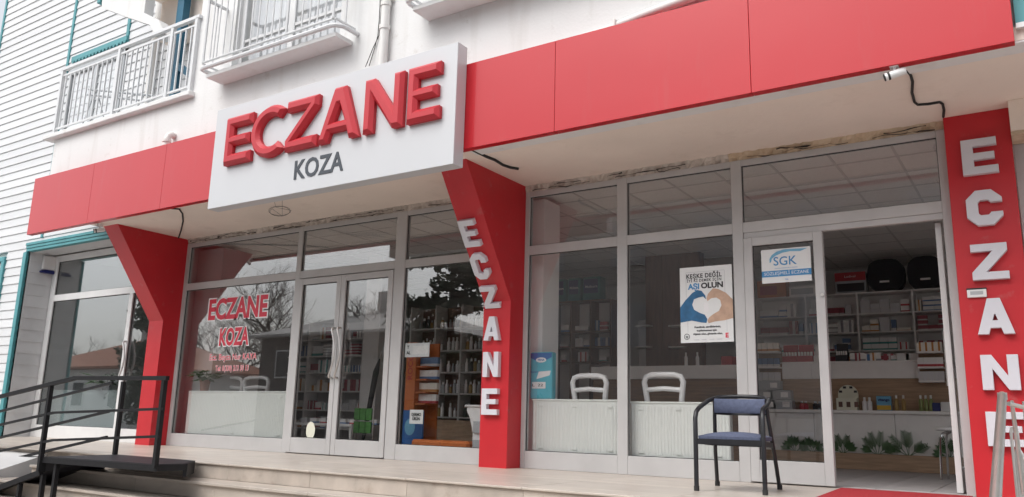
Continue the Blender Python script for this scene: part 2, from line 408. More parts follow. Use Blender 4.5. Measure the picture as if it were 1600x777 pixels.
# window openings behind the french balconies
wA = (-9.15, -7.05); wB = (-5.2, -2.9)
ZW0, ZW1, ZTOP = 5.12, 6.75, 9.4
def wallpiece(x0, x1, z0, z1, y0=Y_WALL, y1=Y_WALL+.22): return MB().box(x0, x1, y0, y1, z0, z1)
w = MB()
w.box(XL, -12.7, Y_WALL, Y_WALL+.2, 3.95, 4.95); w.box(-12.7, LOGX, Y_WALL, Y_WALL+.2, 3.42, 4.95)
w.box(LOGX, XR, Y_WALL, Y_WALL+.2, 3.42, ZW0)
w.box(LOGX, wA[0], Y_WALL, Y_WALL+.2, ZW0, ZTOP)
w.box(wA[1], wB[0], Y_WALL, Y_WALL+.2, ZW0, ZTOP)
w.box(wB[1], XR, Y_WALL, Y_WALL+.2, ZW0, ZTOP)
w.box(wA[0], wA[1], Y_WALL, Y_WALL+.2, ZW1, ZTOP); w.box(wB[0], wB[1], Y_WALL, Y_WALL+.2, ZW1, ZTOP)
w.build('wall', 'plaster', bld)
MB().box(LOGX, LOGX+.2, Y_WALL+.2, 6.9, 4.95, ZTOP).build('side_wall', 'plaster', bld)
MB().box(XL, XR, Y_WALL+.2, -.53, 4.2, 4.93).build('floor_slab', 'plaster', bld)
MB().box(-12.2, XR, -.50, 7.2, 3.42, 4.93).build('floor_slab', 'concrete', bld)
MB().box(LOGX+.2, XR, .8, 7.2, 4.95, ZTOP).build('core', 'wall_in', bld)
XSO = at(139, 351, z=Z_SO).x
MB().box(XSO, XR, Y_FAS+.102, 0.12, Z_SO, 3.41).build('soffit', 'soffit', bld)
MB().box(-4.9, .1, Y_FAS+.103, Y_FAS+.30, Z_SO-.02, Z_SO-.001, .004).build('soffit_edge_board', 'plaster', bld)
MB().box(-12.2, XR, .12, 7.2, 3.40, 3.415).build('slab_underside', 'concrete', bld)
# interior shell
MB().box(-12.1, XR, 7.0, 7.2, 0, 3.39).build('back_wall', 'wall_in', bld)
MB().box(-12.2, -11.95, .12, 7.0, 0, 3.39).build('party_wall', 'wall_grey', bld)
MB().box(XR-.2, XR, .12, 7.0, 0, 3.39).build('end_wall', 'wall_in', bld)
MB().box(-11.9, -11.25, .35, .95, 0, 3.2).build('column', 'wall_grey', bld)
MB().box(-5.42, -5.0, .24, .62, 0, 3.2).build('column', 'wall_in', bld)
# loggia
sb = at(75, 214, y=-1.46)
MB().box(XL-.22, LOGX+.06, Y_WALL-.10, -.52, 4.95, 5.03, .012).build('balcony_slab', 'plaster', bld)
MB().box(XL, LOGX, -.53, -.38, 3.4, ZTOP).build('loggia_back_wall', 'plaster', bld) if False else None

# ceiling of the shop: grid and tiles (pieces)
ceil = struct(MB().box(-11.95, XR-.2, .13, 7.0, 3.30, 3.32).build('ceiling', 'ceil_grid'))
tile = None
nx = 0
xx = -11.9
while xx < XR-.5:
    yy = .16
    while yy < 6.9:
        if tile is None:
            tile = MB().box(.006, .594, .006, .594, 0, .02, .004).build('ceiling_tile', 'ceil_tile', ceil); tile.location = (xx, yy, 3.279)
        else:
            q = link_copy(tile, ceil); q.location = (xx, yy, 3.279)
        yy += .6
    xx += .6
grid = MB()
for i in range(26): grid.box(-11.912+.6*i, -11.888+.6*i, .14, 6.98, 3.272, 3.2785)
for j in range(12): grid.box(-11.94, XR-.21, .148+.6*j, .172+.6*j, 3.271, 3.2775)
grid.build('grid_bar', 'ceil_grid', ceil)
# interior floor
fl = struct(MB().box(-11.95, XR-.2, .06, 7.0, -.016, .0).build('shop_floor', 'grout'))
ft = None
for i in range(12):
    for j in range(12):
        x0, y0 = -5.0+.45*i, .10+.45*j
        if ft is None: ft = MB().box(.004, .446, .004, .446, 0, .008, .002).build('floor_tile', 'floor_tile', fl); ft.location = (x0, y0, 0)
        else: q = link_copy(ft, fl); q.location = (x0, y0, 0)

# ------------------------------------------------------------------ upper windows, balconies
def upper_window(x0, x1, par):
    wd = MB()
    y0 = Y_WALL+.10
    for a, b in ((x0, x0+.07), ((x0+x1)/2-.05, (x0+x1)/2+.05), (x1-.07, x1)): wd.box(a, b, y0, y0+.07, ZW0, ZW1, .004)
    wd.box(x0+.07, (x0+x1)/2-.05, y0+.002, y0+.068, ZW0, ZW0+.08); wd.box((x0+x1)/2+.05, x1-.07, y0+.002, y0+.068, ZW0, ZW0+.08)
    wd.box(x0+.07, (x0+x1)/2-.05, y0+.002, y0+.068, ZW1-.08, ZW1); wd.box((x0+x1)/2+.05, x1-.07, y0+.002, y0+.068, ZW1-.08, ZW1)
    for zz in (5.62,): wd.box(x0+.07, (x0+x1)/2-.05, y0+.004, y0+.06, zz, zz+.04); wd.box((x0+x1)/2+.05, x1-.07, y0+.004, y0+.06, zz, zz+.04)
    wf = wd.build('window', 'alu_white', par)
    for a, b in ((x0+.07, (x0+x1)/2-.05), ((x0+x1)/2+.05, x1-.07)):
        MB().box(a, b, y0+.025, y0+.031, ZW0+.08, ZW1-.08).build('pane', 'glass', wf)
    cm = MB(); n = 60; yb = Y_WALL+.32
    vs = []; fs = []
    for i in range(n+1):
        xc = x0+(x1-x0)*i/n; yc = yb+.025*sin(i*1.9)+.012*sin(i*.7)
        vs += [(xc, yc, ZW0-.05), (xc, yc, ZW1)]
    for i in range(n):
        if .42 < i/n < .52: continue
        fs.append((2*i, 2*i+2, 2*i+3, 2*i+1))
    cm.add(vs, fs).build('curtain', 'curtain', wf, smooth=True, fix=False)
upper_window(*wA, bld); upper_window(*wB, bld)
def french_rail(x0, x1, xl, label, grp):
    zl = 5.03
    t = thing('balcony_rail', label, 'balcony rail', ((x0+x1)/2, Y_WALL-.3, zl), grp)
    zb, zt, yr = 5.20, 6.15, Y_WALL-.34
    r = .022
    def hoop(z, rad, nm, spread):
        MB().tube([(x0-.02, Y_WALL+.01, z), (x0-.02, yr+.08, z), (x0+.0, yr+.02, z), (x0+.06, yr, z), (x1-.06, yr, z), (x1, yr+.02, z), (x1+spread, yr+.10, z), (x1+spread, Y_WALL+.01, z)], rad, 8).build(nm, 'rail_white', t, smooth=True)
    hoop(zb-.085, .030, 'bottom_rail', .06); hoop(zb, .016, 'lower_rail', .0); hoop(zt, .025, 'handrail', .04)
    n = int((x1-x0)/.135)
    for i in range(n+1):
        xc = x0+.03+(x1-x0-.06)*i/n
        MB().tube([(xc, yr, zb), (xc, yr, zt)], .011 if i % 6 else .019, 6).build('baluster', 'rail_white', t, smooth=True)
    for xs_ in (x0-.02, x1+.0):
        MB().tube([(xs_, yr+.18, zb), (xs_, yr+.18, zt)], .011, 6).build('baluster', 'rail_white', t, smooth=True)
    return t
lA = (at(349, 132, y=Y_WALL).x, at(551, 69, y=Y_WALL).x)
lB = (at(670, 28, y=Y_WALL).x, -2.7)
for (a, b) in (lA, lB):
    MB().box(a, b, Y_WALL-.29, Y_WALL+.0, 4.99, 5.05, .008).build('balcony_ledge', 'plaster', bld)
french_rail(lA[0]-.05, lA[1]+.02, 0, 'white tubular window balcony rail directly above the white pharmacy sign', None)
french_rail(lB[0]-.05, lB[1]+.05, 0, 'white tubular balcony rail cut by the top edge right of the downpipe', None)

# loggia railing (at the slab edge)
lr = thing('balcony_railing', 'white metal loggia railing in front of the siding wall', 'railing', (-11.8, Y_WALL-.02, 5.03))
yr = Y_WALL-.03
xa, xb = XL-.0, LOGX-.0
MB().bar((xa-.02, yr, 6.20), (xb+.04, yr, 6.20), .06, .05).build('handrail', 'rail_white', lr)
MB().bar((xa, yr, 6.08), (xb, yr, 6.08), .03, .03).build('upper_rail', 'rail_white', lr)
MB().bar((xa, yr, 5.12), (xb, yr, 5.12), .03, .03).build('bottom_rail', 'rail_white', lr)
for i, xp in enumerate((xa+.02, xa+1.72, xa+3.1, xb-.02)):
    MB().bar((xp, yr, 5.03), (xp, yr, 6.18), .06, .06).build('post', 'rail_white', lr)
n = 27
for i in range(1, n):
    xc = xa+(xb-xa)*i/n
    MB().bar((xc, yr, 5.13), (xc, yr, 6.07), .022, .022).build('baluster', 'rail_white', lr)
# clothes rack-like dark rods behind the railing
dr = thing('drying_rack', 'grey folding drying rack leaning behind the loggia railing', 'drying rack', (-12.6, -1.0, 5.03))
for dz in (0, .10): MB().tube([(-13.5, -1.05, 5.95-dz), (-11.6, -.95, 5.47-dz)], .018, 6).build('rod', 'shutter', dr, smooth=True)
for xq, zq in ((-13.3, 5.88), (-11.8, 5.50)):
    MB().tube([(xq, -1.04, zq), (xq-.15, -1.15, 5.03)], .012, 6).build('leg', 'shutter', dr, smooth=True)
    MB().tube([(xq, -.96, zq-.1), (xq+.15, -.75, 5.03)], .012, 6).build('leg', 'shutter', dr, smooth=True)
# upper loggia slab with haunch and teal post
def yw(px, py, y=Y_WALL): q = at(px, py, y=y); return (q.x, q.z)
zsl = at(189, 7, y=Y_WALL+.16).z
MB().prism([yw(160, -14), yw(159, 12), yw(196, 26), yw(234, 39), yw(246, 60), yw(258, 53.5), yw(248, 32), yw(225, 20), (yw(225, 20)[0], yw(160, -14)[1])], 'y', Y_WALL, Y_WALL+.16).build('upper_beam', 'plaster', bld)
MB().box(yw(200, 10)[0], LOGX-.001, Y_WALL+.161, -.52, zsl+.06, zsl+.4).build('upper_slab', 'soffit', bld)
MB().box(at(249, 40, y=-.85).x, LOGX-.001, -.85, -.53, at(258, 60, y=-.85).z, zsl+.059).build('recess_wall', 'soffit', bld)
MB().box(yw(157, -8)[0]-.04, yw(157, -8)[0]+.05, Y_WALL-.02, Y_WALL+.1, yw(158, 4)[1], yw(158, 4)[1]+1.2, .004).build('teal_edge', 'teal', bld)
xt = at(278, 90, y=-1.0).x
MB().bar((xt, -1.0, 5.03), (xt, -1.0, zsl+.06), .17, .12).build('teal_post', 'teal_dark', bld)
MB().bar((xt+.02, -1.01, 5.85), (LOGX, -1.01, 5.2), .12, .10).build('teal_brace', 'teal_dark', bld)

# downpipe, cables, conduit
dp = thing('downpipe', 'white plastic downpipe on the wall right of the sign top', 'pipe', (at(600, 60, y=Y_WALL-.07).x, Y_WALL-.07, 4.2))
xd = dp.location.x; yd = Y_WALL-.07
MB().tube([(xd, yd, 4.25), (xd, yd, 8.5)], .055, 12).build('pipe', 'pvc', dp, smooth=True)
for zz in (5.02, 5.32, 7.0): MB().tube([(xd, yd, zz), (xd, yd, zz+.05)], .066, 12).build('collar', 'pvc', dp, smooth=True)
MB().box(xd-.08, xd+.08, Y_WALL-.04, Y_WALL, 5.40, 5.43).build('clamp', 'pvc', dp)
cb = MB()
for k, (dx, ph) in enumerate(((-.16, 0), (-.13, 1.2))):
    cb.tube([(xd+dx+.01*sin(j*.9+ph), Y_WALL-.015, 8.4-.2*j) for j in range(18)]+[(xd+dx-.03-.06*k, Y_WALL-.02, 4.85), (xd+dx-.07-.09*k, Y_WALL-.05, 4.62)], .005, 5)
tag(cb.build('hanging_cable', 'rubber', None, smooth=True), 'two thin dark cables hanging beside the downpipe above the sign', 'cable')
cd = thing('conduit_pipe', 'white conduit pipe running along the top of the red fascia', 'pipe', (-2.5, Y_WALL-.05, 4.25))
MB().tube([(-4.6, Y_WALL-.05, 4.20), (-3.35, Y_WALL-.05, 4.265), (-2.9, Y_WALL-.05, 4.33), (2.0, Y_WALL-.05, 4.85)], .045, 10).build('pipe', 'pvc', cd, smooth=True)
for xx in (-3.2, -1.2): MB().box(xx-.012, xx+.012, Y_WALL-.11, Y_WALL, 4.22 if xx < -2 else 4.44, 4.34 if xx < -2 else 4.58, .003).build('bracket', 'pvc', cd)
el = thing('pipe_elbow', 'small white pipe elbow poking from the wall above the left red fascia', 'pipe', (at(265, 212, y=Y_WALL-.08).x, Y_WALL-.08, 4.25))
xe = el.location.x
MB().tube([(xe, Y_WALL+.0, 4.42), (xe, Y_WALL-.05, 4.43), (xe, Y_WALL-.09, 4.40), (xe-.02, Y_WALL-.10, 4.33), (xe-.02, Y_WALL-.10, 4.16)], .05, 10).build('pipe', 'pvc', el, smooth=True)
MB().tube([(xe-.02, Y_WALL-.10, 4.30), (xe-.02, Y_WALL-.10, 4.34)], .062, 10).build('collar', 'pvc', el, smooth=True)

# ================================================================== FASCIA
fas = thing('fascia', 'long glossy red panel fascia running above the shopfront', 'fascia', (-6.8, Y_FAS, Z_FB))
seams = [-13.65, at(142, 300, y=Y_FAS).x, at(255, 276, y=Y_FAS).x, -8.3, -6.1, at(867, 130, y=Y_FAS).x, at(1171, 70, y=Y_FAS).x, .014]
for a, b in zip(seams, seams[1:]):
    MB().box(a+.0015, b-.0015, Y_FAS, Y_FAS+.085, Z_FB, Z_FTOP, .0025).build('panel', 'red_panel', fas)
MB().box(-13.6, 0.0, Y_FAS+.086, Y_FAS+.10, Z_FB+.03, Z_FTOP-.02).build('backing_frame', 'rubber', fas)
MB().box(-13.6, 0.0, Y_FAS+.10, Y_WALL, Z_FTOP-.05, Z_FTOP-.03).build('top_flashing', 'red_paint', fas)

# ================================================================== SIGN
sx0, sx1 = at(339, 171, y=Y_SIGN).x+.02, at(708, 256, y=Y_SIGN).x
szb, szt = 3.05, 4.385
sg = thing('shop_sign', 'white pharmacy sign box with raised red letters ECZANE and grey KOZA', 'sign', ((sx0+sx1)/2, Y_SIGN, szb))
MB().box(sx0, sx1, Y_SIGN, Y_FAS-.004, szb, szt, .004).build('sign_box', 'sign_white', sg)
MB().box(sx0+.1, sx1-.1, Y_FAS-.004, Y_FAS+.0, 3.3, 4.1).build('mounting_plate', 'rubber', sg)

def ptsE(w, h, t, tm=None):
    tm = tm or t; a = h/2-tm/2; b = h/2+tm/2
    return [[(0, 0), (w, 0), (w, t), (t, t), (t, a), (w*.92, a), (w*.92, b), (t, b), (t, h-t), (w, h-t), (w, h), (0, h)]]
def ptsZ(w, h, t, d=None):
    d = d or t*1.25
    return [[(0, 0), (w, 0), (w, t), (d*1.05, t), (w, h-t), (w, h), (0, h), (0, h-t), (w-d*1.05, h-t), (0, t)]]
def ptsN(w, h, t):
    return [[(0, 0), (t, 0), (t, h*.60), (w-t, 0), (w, 0), (w, h), (w-t, h), (w-t, h*.40), (t, h), (0, h)]]
def ptsA(w, h, t):
    top = t*1.25; cx = w/2; k = (w/2-top/2)/h   # slope per height
    hz0, hz1 = h*.17, h*.17+t*.85
    def inner(z): return z*k+t*1.08      # inner left x at height z
    zi = (w/2-t*1.08)/k*.98
    outer = [(0, 0), (t*1.08, 0), (inner(hz0), hz0), (w-inner(hz0), hz0), (w-t*1.08, 0), (w, 0), (cx+top/2, h), (cx-top/2, h)]
    hole = [(inner(hz1), hz1), (cx-.004, zi*.93), (cx+.004, zi*.93), (w-inner(hz1), hz1)]
    return [outer, hole]
def ptsC(w, h, t, n=26, gap=48):
    o_, i_ = [], []
    a0, a1 = radians(gap), radians(360-gap)
    for k in range(n+1):
        a = a0+(a1-a0)*k/n
        o_.append((w/2+w*.56*cos(a)*1.0, h/2+h/2*sin(a))); i_.append((w/2+(w*.56-t)*cos(a), h/2+(h/2-t)*sin(a)))
    ol = o_+i_[::-1]; mx_ = max(p[0] for p in ol); mn_ = min(p[0] for p in ol)
    return [[((p[0]-mn_)*w/(mx_-mn_), p[1]) for p in ol]]
def ptsCb(w, h, t, c=.28):
    c *= w; ci = c*.45
    return [[(c, 0), (w-c, 0), (w, c), (w, h*.36), (w-t, h*.36), (w-t, t+ci*.5), (w-t-ci*.5, t), (t+ci*.5, t), (t, t+ci*.5), (t, h-t-ci*.5), (t+ci*.5, h-t), (w-t-ci*.5, h-t), (w-t, h-t-ci*.5), (w-t, h*.64), (w, h*.64), (w, h-c), (w-c, h), (c, h), (0, h-c), (0, c)]]
YL = Y_SIGN-.09
def sx(px, py): return at(320+px/2.8775, 60+py/2.8775, y=YL)
zbL, ztL = 3.375, 4.105
spec = [('E', sx(72, 570), sx(196, 535)), ('C', sx(198, 440), sx(352, 400)), ('Z', sx(346, 508), sx(494, 470)), ('A', sx(494, 478), sx(686, 440)), ('N', sx(697, 432), sx(882, 400)), ('E', sx(894, 383), sx(1049, 352))]
zbL = sum(p[1].z for p in spec if p[0] != 'C')/5; ztL = sum(q.z for q in (sx(92, 350), sx(362, 290), sx(705, 190), sx(907, 135)))/4
hL = ztL-zbL
for ch, p0, p1 in spec:
    wl = p1.x-p0.x-.02; t = hL*.222
    pts = {'E': ptsE(wl, hL, t, t*.92), 'C': ptsC(wl, hL*1.05, t), 'Z': ptsZ(wl, hL, t), 'A': ptsA(wl, hL*1.02, t*1.02), 'N': ptsN(wl, hL, t*1.05)}[ch]
    M = Matrix.Translation((p0.x, Y_SIGN-.045, zbL-(hL*.025 if ch == 'C' else 0))) @ FACE
    cu = curve_mesh('letter', pts, .004, .040, 'sign_red', sg, M)
    # straight sided base under the chamfer
    curve_mesh('letter_side', pts, .022, 0, 'sign_red', sg, Matrix.Translation((p0.x, Y_SIGN-.022, zbL-(hL*.025 if ch == 'C' else 0))) @ FACE, off=-.003).parent = cu
k0, k1 = at(459, 283, y=Y_SIGN), at(536, 268, y=Y_SIGN)
kz = (at(459, 283, y=Y_SIGN).z+at(536, 268, y=Y_SIGN).z)/2; kt = (at(460, 252, y=Y_SIGN).z+at(534, 240, y=Y_SIGN).z)/2
text('KOZA', (kt-kz)/.72, 'sign_dark', sg, Matrix.Translation(((k0.x+k1.x)/2, Y_SIGN-.004, (kz+kt)/2)) @ FACE, k1.x-k0.x, .006, .003)

# ================================================================== PILLARS
def pillar(x0, x1, yf, zb, ytop, label):
    t = thing('red_pillar', label, 'pillar', ((x0+x1)/2, yf/2, 0))
    MB().prism([(0.02, 0), (yf, 0), (yf, zb), (ytop, Z_SO-.0005), (0.02, Z_SO-.0005)], 'x', x0, x1).build('cladding', 'red_paint', t)
    return t
ZB = 1.87
pillar(-12.06, -11.69, -.32, 1.93, -1.27, 'red bracket pillar without letters beside the black ramp railing')
pm = pillar(-5.48, -5.105, -.30, ZB, -1.26, 'red bracket pillar with white letters between the two shop bays')
def place_letter(ch, par, c, w, h, tilt, depth=.028, m='letter_white'):
    t = w*.34
    pts = {'E': ptsE(w, h, h*.21, h*.19), 'C': ptsCb(w, h, w*.33), 'Z': ptsZ(w, h, h*.21, w*.38), 'A': ptsA(w, h, w*.28), 'N': ptsN(w, h, w*.30)}[ch]
    if ch == 'E':
        tw, th, tm_ = w*.33, h*.21, h*.19; a = h/2-tm_/2; b = h/2+tm_/2
        pts = [[(0, 0), (w, 0), (w, th), (tw, th), (tw, a), (w*.92, a), (w*.92, b), (tw, b), (tw, h-th), (w, h-th), (w, h), (0, h)]]
    M = Matrix.Translation(c) @ Matrix.Rotation(tilt, 4, 'X') @ FACE @ Matrix.Translation((-w/2, -h/2, depth))
    return curve_mesh('letter', pts, depth, .002, m, par, M)
slope = math.atan2(1.26-.30, Z_SO-ZB)
def front_pt(px, py):
    # intersect ray with the mid pillar front
    p = at(px, py, y=-.30)
    if p.z <= ZB: return p, 0
    d = (at(px, py, y=-1)-CAM).normalized()
    n = Vector((0, -cos(slope), -sin(slope))); p0 = Vector((-5.3, -.30, ZB))
    tt = (p0-CAM).dot(n)/d.dot(n)
    return CAM+d*tt, slope
mids = [('E', (715, 341), (749, 386)), ('C', (733, 393), (766, 436)), ('Z', (748, 443), (784, 482)), ('A', (757, 493), (790, 535)), ('N', (757, 548), (787, 592)), ('E', (757, 605), (783, 651))]
for ch, a, b in mids:
    cx, cy = (a[0]+b[0])/2-1.5, (a[1]+b[1])/2
    c, tl = front_pt(cx, cy)
    lo, _ = front_pt(cx, b[1]-2); hi, _ = front_pt(cx, a[1]+3)
    h = (hi-lo).length
    c.x = min(max(c.x, -5.48+.14), -5.105-.14)
    place_letter(ch, pm, c, .215, h, tl)
pr = thing('red_pillar', 'flat red pillar with white letters at the right end of the shopfront', 'pillar', (-.34, -.06, 0))
MB().box(-.592, -.085, -.12, .02, 0, Z_SO-.0005, .004).build('cladding', 'red_paint', pr)
rights = [('E', (1511, 217), (1551, 276)), ('C', (1516, 297), (1561, 356)), ('Z', (1527, 380), (1570, 440)), ('A', (1535, 465), (1582, 525)), ('N', (1539, 553), (1589, 612)), ('E', (1552, 642), (1598, 700))]
for ch, a, b in rights:
    c = at((a[0]+b[0])/2, (a[1]+b[1])/2, y=-.12)
    h = at((a[0]+b[0])/2, a[1]+2, y=-.12).z-at((a[0]+b[0])/2, b[1]-2, y=-.12).z
    place_letter(ch, pr, Vector((-.335, -.12, c.z)), .27, h, 0)
q = at(1527, 459, y=-.12)
it = thing('intercom', 'small white intercom plate on the right red pillar', 'intercom', (q.x, -.12, q.z-.03))
MB().box(q.x-.075, q.x+.07, -.145, -.12, q.z-.035, q.z+.035, .004).build('plate', 'plastic_white', it)
MB().box(q.x-.05, q.x+.045, -.147, -.145, q.z-.012, q.z+.018).build('display', 'shutter', it)
MB().box(q.x-.078, q.x+.073, -.15, -.12, q.z+.0352, q.z+.045).build('hood', 'rubber', it)

# neighbour on the right
nb = thing('neighbour_shopfront', 'beige lintel and teal awning edge of the next shop at the right border', 'shopfront', (.6, -.2, 0))
MB().box(-.083, 2.6, -.30, .05, 3.02, Z_SO-.001, .004).build('lintel', 'soffit', nb)
MB().box(-.083, 2.6, -.31, .05, 2.99, 3.018, .002).build('lintel_edge', 'rust_putty', nb)
MB().box(-.080, .01, -.02, .06, 0, 2.988, .003).build('frame', 'alu', nb)
MB().box(.012, 2.5, .01, .02, 0, 2.98).build('pane', 'glass', nb)
MB().box(.03, 2.6, Y_FAS+.1, Y_FAS+.2, 3.42, 4.6).build('fascia', 'teal', nb)
MB().box(.03, 2.6, Y_FAS+.06, Y_FAS+.22, 3.38, 3.418).build('trim', 'alu_white', nb)

# ================================================================== STOREFRONT GLAZING
def member(t, name, x0, x1, z0, z1, y0=-.03, y1=.05, m='alu', c=.004): return MB().box(x0, x1, y0, y1, z0, z1, c).build(name, m, t)
def pane(t, x0, x1, z0, z1, m='glass', y=.0, name='pane'):
    # slim dark gasket strips round the pane
    p_ = MB().box(x0-.008, x1+.008, y+.006, y+.012, z0-.008, z1+.008).build(name, m, t)
    g = MB(); w = .007
    g.box(x0, x1, y-.006, y+.005, z0, z0+w); g.box(x0, x1, y-.006, y+.005, z1-w, z1); g.box(x0, x0+w, y-.006, y+.005, z0+w, z1-w); g.box(x1-w, x1, y-.006, y+.005, z0+w, z1-w)
    g.build('gasket', 'rubber', p_)
    return p_
def gx(px, py): return at(px, py, y=-.03).x
# ---- left bay
L = thing('storefront_window', 'grey aluminium shopfront with double door and red lettering left of the lettered bracket pillar', 'shopfront', (-8.6, 0, 0))
aL, aR = -11.69, -5.482
m1 = (-9.047, -8.955); m2 = (-7.147, -6.968); 
member(L, 'stile', aL, -11.605, 0, Z_FT); 
member(L, 'mullion', *m1, 0, Z_FT); member(L, 'mullion', *m2, 0, Z_FT)
# base rails, transoms, head
member(L, 'bottom_rail', -11.605, m1[0], 0, Z_PB, -.027, .047); member(L, 'bottom_rail', m2[1], aR, 0, Z_PB, -.027, .047)
for a, b in ((-11.605, m1[0]), (m1[1], m2[0]), (m2[1], aR)):
    member(L, 'transom', a, b, Z_TB, Z_TT, -.027, .047); member(L, 'head', a, b, Z_PT, Z_FT, -.027, .047)
    pane(L, a, b, Z_TT, Z_PT)
wp = pane(L, -11.605, m1[0], Z_PB, Z_TB); pane(L, m2[1], aR, Z_PB, Z_TB)
# double door
dm = at(514.9, 711.8, y=-.035).x
def door_leaf(t, x0, x1, z1, handle_x, hz, glassm='glass', curved=True):
    d = MB(); st = .085; y0, y1 = -.042, .03
    d.box(x0, x0+st, y0, y1, .012, z1, .004); d.box(x1-st, x1, y0, y1, .012, z1, .004)
    d.box(x0+st, x1-st, y0+.002, y1-.002, .012, .215, .003); d.box(x0+st, x1-st, y0+.002, y1-.002, z1-.085, z1, .003)
    dd = d.build('door', 'alu', t)
    p_ = pane(t, x0+st, x1-st, .215, z1-.085, glassm, y=-.012); p_.parent = dd; p_.matrix_parent_inverse = Matrix()
    p_.matrix_parent_inverse = PINV.get(t.name) if False else Matrix()
    p_.matrix_basis = Matrix()
    if handle_x is not None:
        pts = [(handle_x, y0-.005, hz), (handle_x, y0-.06, hz+.01)]
        for k in range(9):
            a = k/8; pts.append((handle_x+(.07 if curved else 0)*sin(pi*a)*curved, y0-.065, hz+.03+.62*a))
        pts += [(handle_x, y0-.06, hz+.67), (handle_x, y0-.005, hz+.68)]
        MB().tube(pts, .014, 8).build('handle', 'steel', dd, smooth=True)
    return dd
dl = door_leaf(L, m1[1]+.004, dm-.003, Z_TB-.012, dm-.05, 1.02, curved=1)
dr2 = door_leaf(L, dm+.003, m2[0]-.004, Z_TB-.012, dm+.055, 1.02, curved=1)
# ---- right bay
R = thing('storefront_window', 'grey aluminium shopfront with posters and open door right of the lettered bracket pillar', 'shopfront', (-2.9, 0, 0))
e0, f0, f1, h0, h1, i0, i1 = -5.044, -3.888, -3.768, -2.585, -2.475, -.668, -.594
member(R, 'stile', -5.104, e0, 0, Z_FT); member(R, 'mullion', f0, f1, 0, Z_FT); member(R, 'mullion', h0, h1, 0, Z_FT); member(R, 'stile', i0, i1, 0, Z_FT)
for a, b in ((e0, f0), (f1, h0), (h1, i0)):
    member(R, 'transom', a, b, Z_TB, Z_TT, -.027, .047); member(R, 'head', a, b, Z_PT, Z_FT, -.027, .047); pane(R, a, b, Z_TT, Z_PT, 'glass_clear')
for a, b in ((e0, f0), (f1, h0)):
    member(R, 'bottom_rail', a, b, 0, Z_PB, -.027, .047)
pane(R, e0, f0, Z_PB, Z_TB, 'glass_clear'); rp = pane(R, f1, h0, Z_PB, Z_TB, 'glass_clear')
de = at(1302, 700, y=-.04).x
door_leaf(R, h1+.004, de, Z_TB-.06, None, 1, 'glass_clear')
MB().box(h1+.004, i0, -.02, .04, Z_TB-.058, Z_TB-.002, .003).build('door_head', 'alu', R)
q = at(1285, 461, y=-.045); MB().tube([(q.x, -.043, q.z), (q.x, -.058, q.z)], .016, 10).build('lock', 'steel', R, smooth=True)
# open leaf, swung into the shop
ol = MB(); xo = -.70
ol.box(xo-.05, xo, .10, .19, .014, Z_TB-.06, .004); ol.box(xo-.05, xo, .92, 1.01, .014, Z_TB-.06, .004)
ol.box(xo-.048, xo-.002, .19, .92, .014, .215, .003); ol.box(xo-.048, xo-.002, .19, .92, Z_TB-.145, Z_TB-.06, .003)
od = ol.build('door', 'alu_white', R)
MB().box(xo-.028, xo-.022, .18, .93, .21, Z_TB-.14).build('pane', 'glass', od)
hz0, hz1 = at(1478, 603, y=.87).z, at(1470, 517, y=.87).z
MB().tube([(xo-.05, .90, hz0+.03), (xo-.12, .90, hz0+.03), (xo-.12, .90, hz0), (xo-.12, .90, hz1), (xo-.12, .90, hz1-.03), (xo-.05, .90, hz1-.03)], .017, 8).build('handle', 'steel', od, smooth=True)
# ragged putty between frame head and soffit
def ragged(x0, x1, m, seed, z0=Z_FT-.0, z1=Z_SO, y=-.02, amp=.02):
    rr = random.Random(seed); n = int((x1-x0)/.036); vs = []; fs = []
    for i in range(n+1):
        xc = x0+(x1-x0)*i/n; a = rr.uniform(-amp, amp); b = rr.uniform(-.02, .012); d = rr.uniform(-.014, .012)
        vs += [(xc, y+d, z0-.004), (xc, y+d+rr.uniform(-.02, .01), (z0+z1)/2+a*.6), (xc, y-.03+b, z1+.002), (xc, .1, z0-.004), (xc, .1, z1+.002)]
    for i in range(n):
        p_ = i*5; q_ = p_+5
        fs += [(p_, q_, q_+1, p_+1), (p_+1, q_+1, q_+2, p_+2), (p_+3, p_+4, q_+4, q_+3), (p_, p_+3, q_+3, q_), (p_+2, q_+2, q_+4, p_+4)]
    fs += [(0, 1, 2, 4, 3), tuple(5*n+k for k in (3, 4, 2, 1, 0))]
    return MB().add(vs, fs).build('putty_joint', m, bld, fix=True)
ragged(aL, aR, 'putty', 1); ragged(-5.10, -2.6, 'putty', 2); ragged(-2.6, -.6, 'rust_putty', 3)
def crack(x0, x1, seed, z=Z_SO-.03):
    rr = random.Random(seed); c = MB(); pts = []; xx = x0; zz = z
    while xx < x1:
        zz = z+(zz-z)*.6+rr.gauss(0, .007); pts.append((xx, -.05+rr.uniform(-.006, .006), zz)); xx += rr.uniform(.02, .11)
    c.tube(pts, [abs(rr.gauss(0, .004))+.0012 for _ in pts], 5).build('crack', 'gap', bld)
for i, (a, b) in enumerate(((-11.6, -11.1), (-10.9, -10.2), (-9.6, -9.3), (-8.9, -8.3), (-8.25, -7.2), (-4.7, -4.3), (-4.0, -3.8), (-3.4, -3.0), (-2.1, -1.7), (-1.1, -.7))): crack(a, b, i+10)
for i, (a, b) in enumerate(((-11.6, -9.9), (-9.5, -8.9), (-8.4, -7.0), (-6.6, -5.6), (-5.0, -4.2), (-3.9, -3.1), (-2.4, -1.4), (-1.2, -.62))): crack(a, b, i+40, Z_FT+.012)

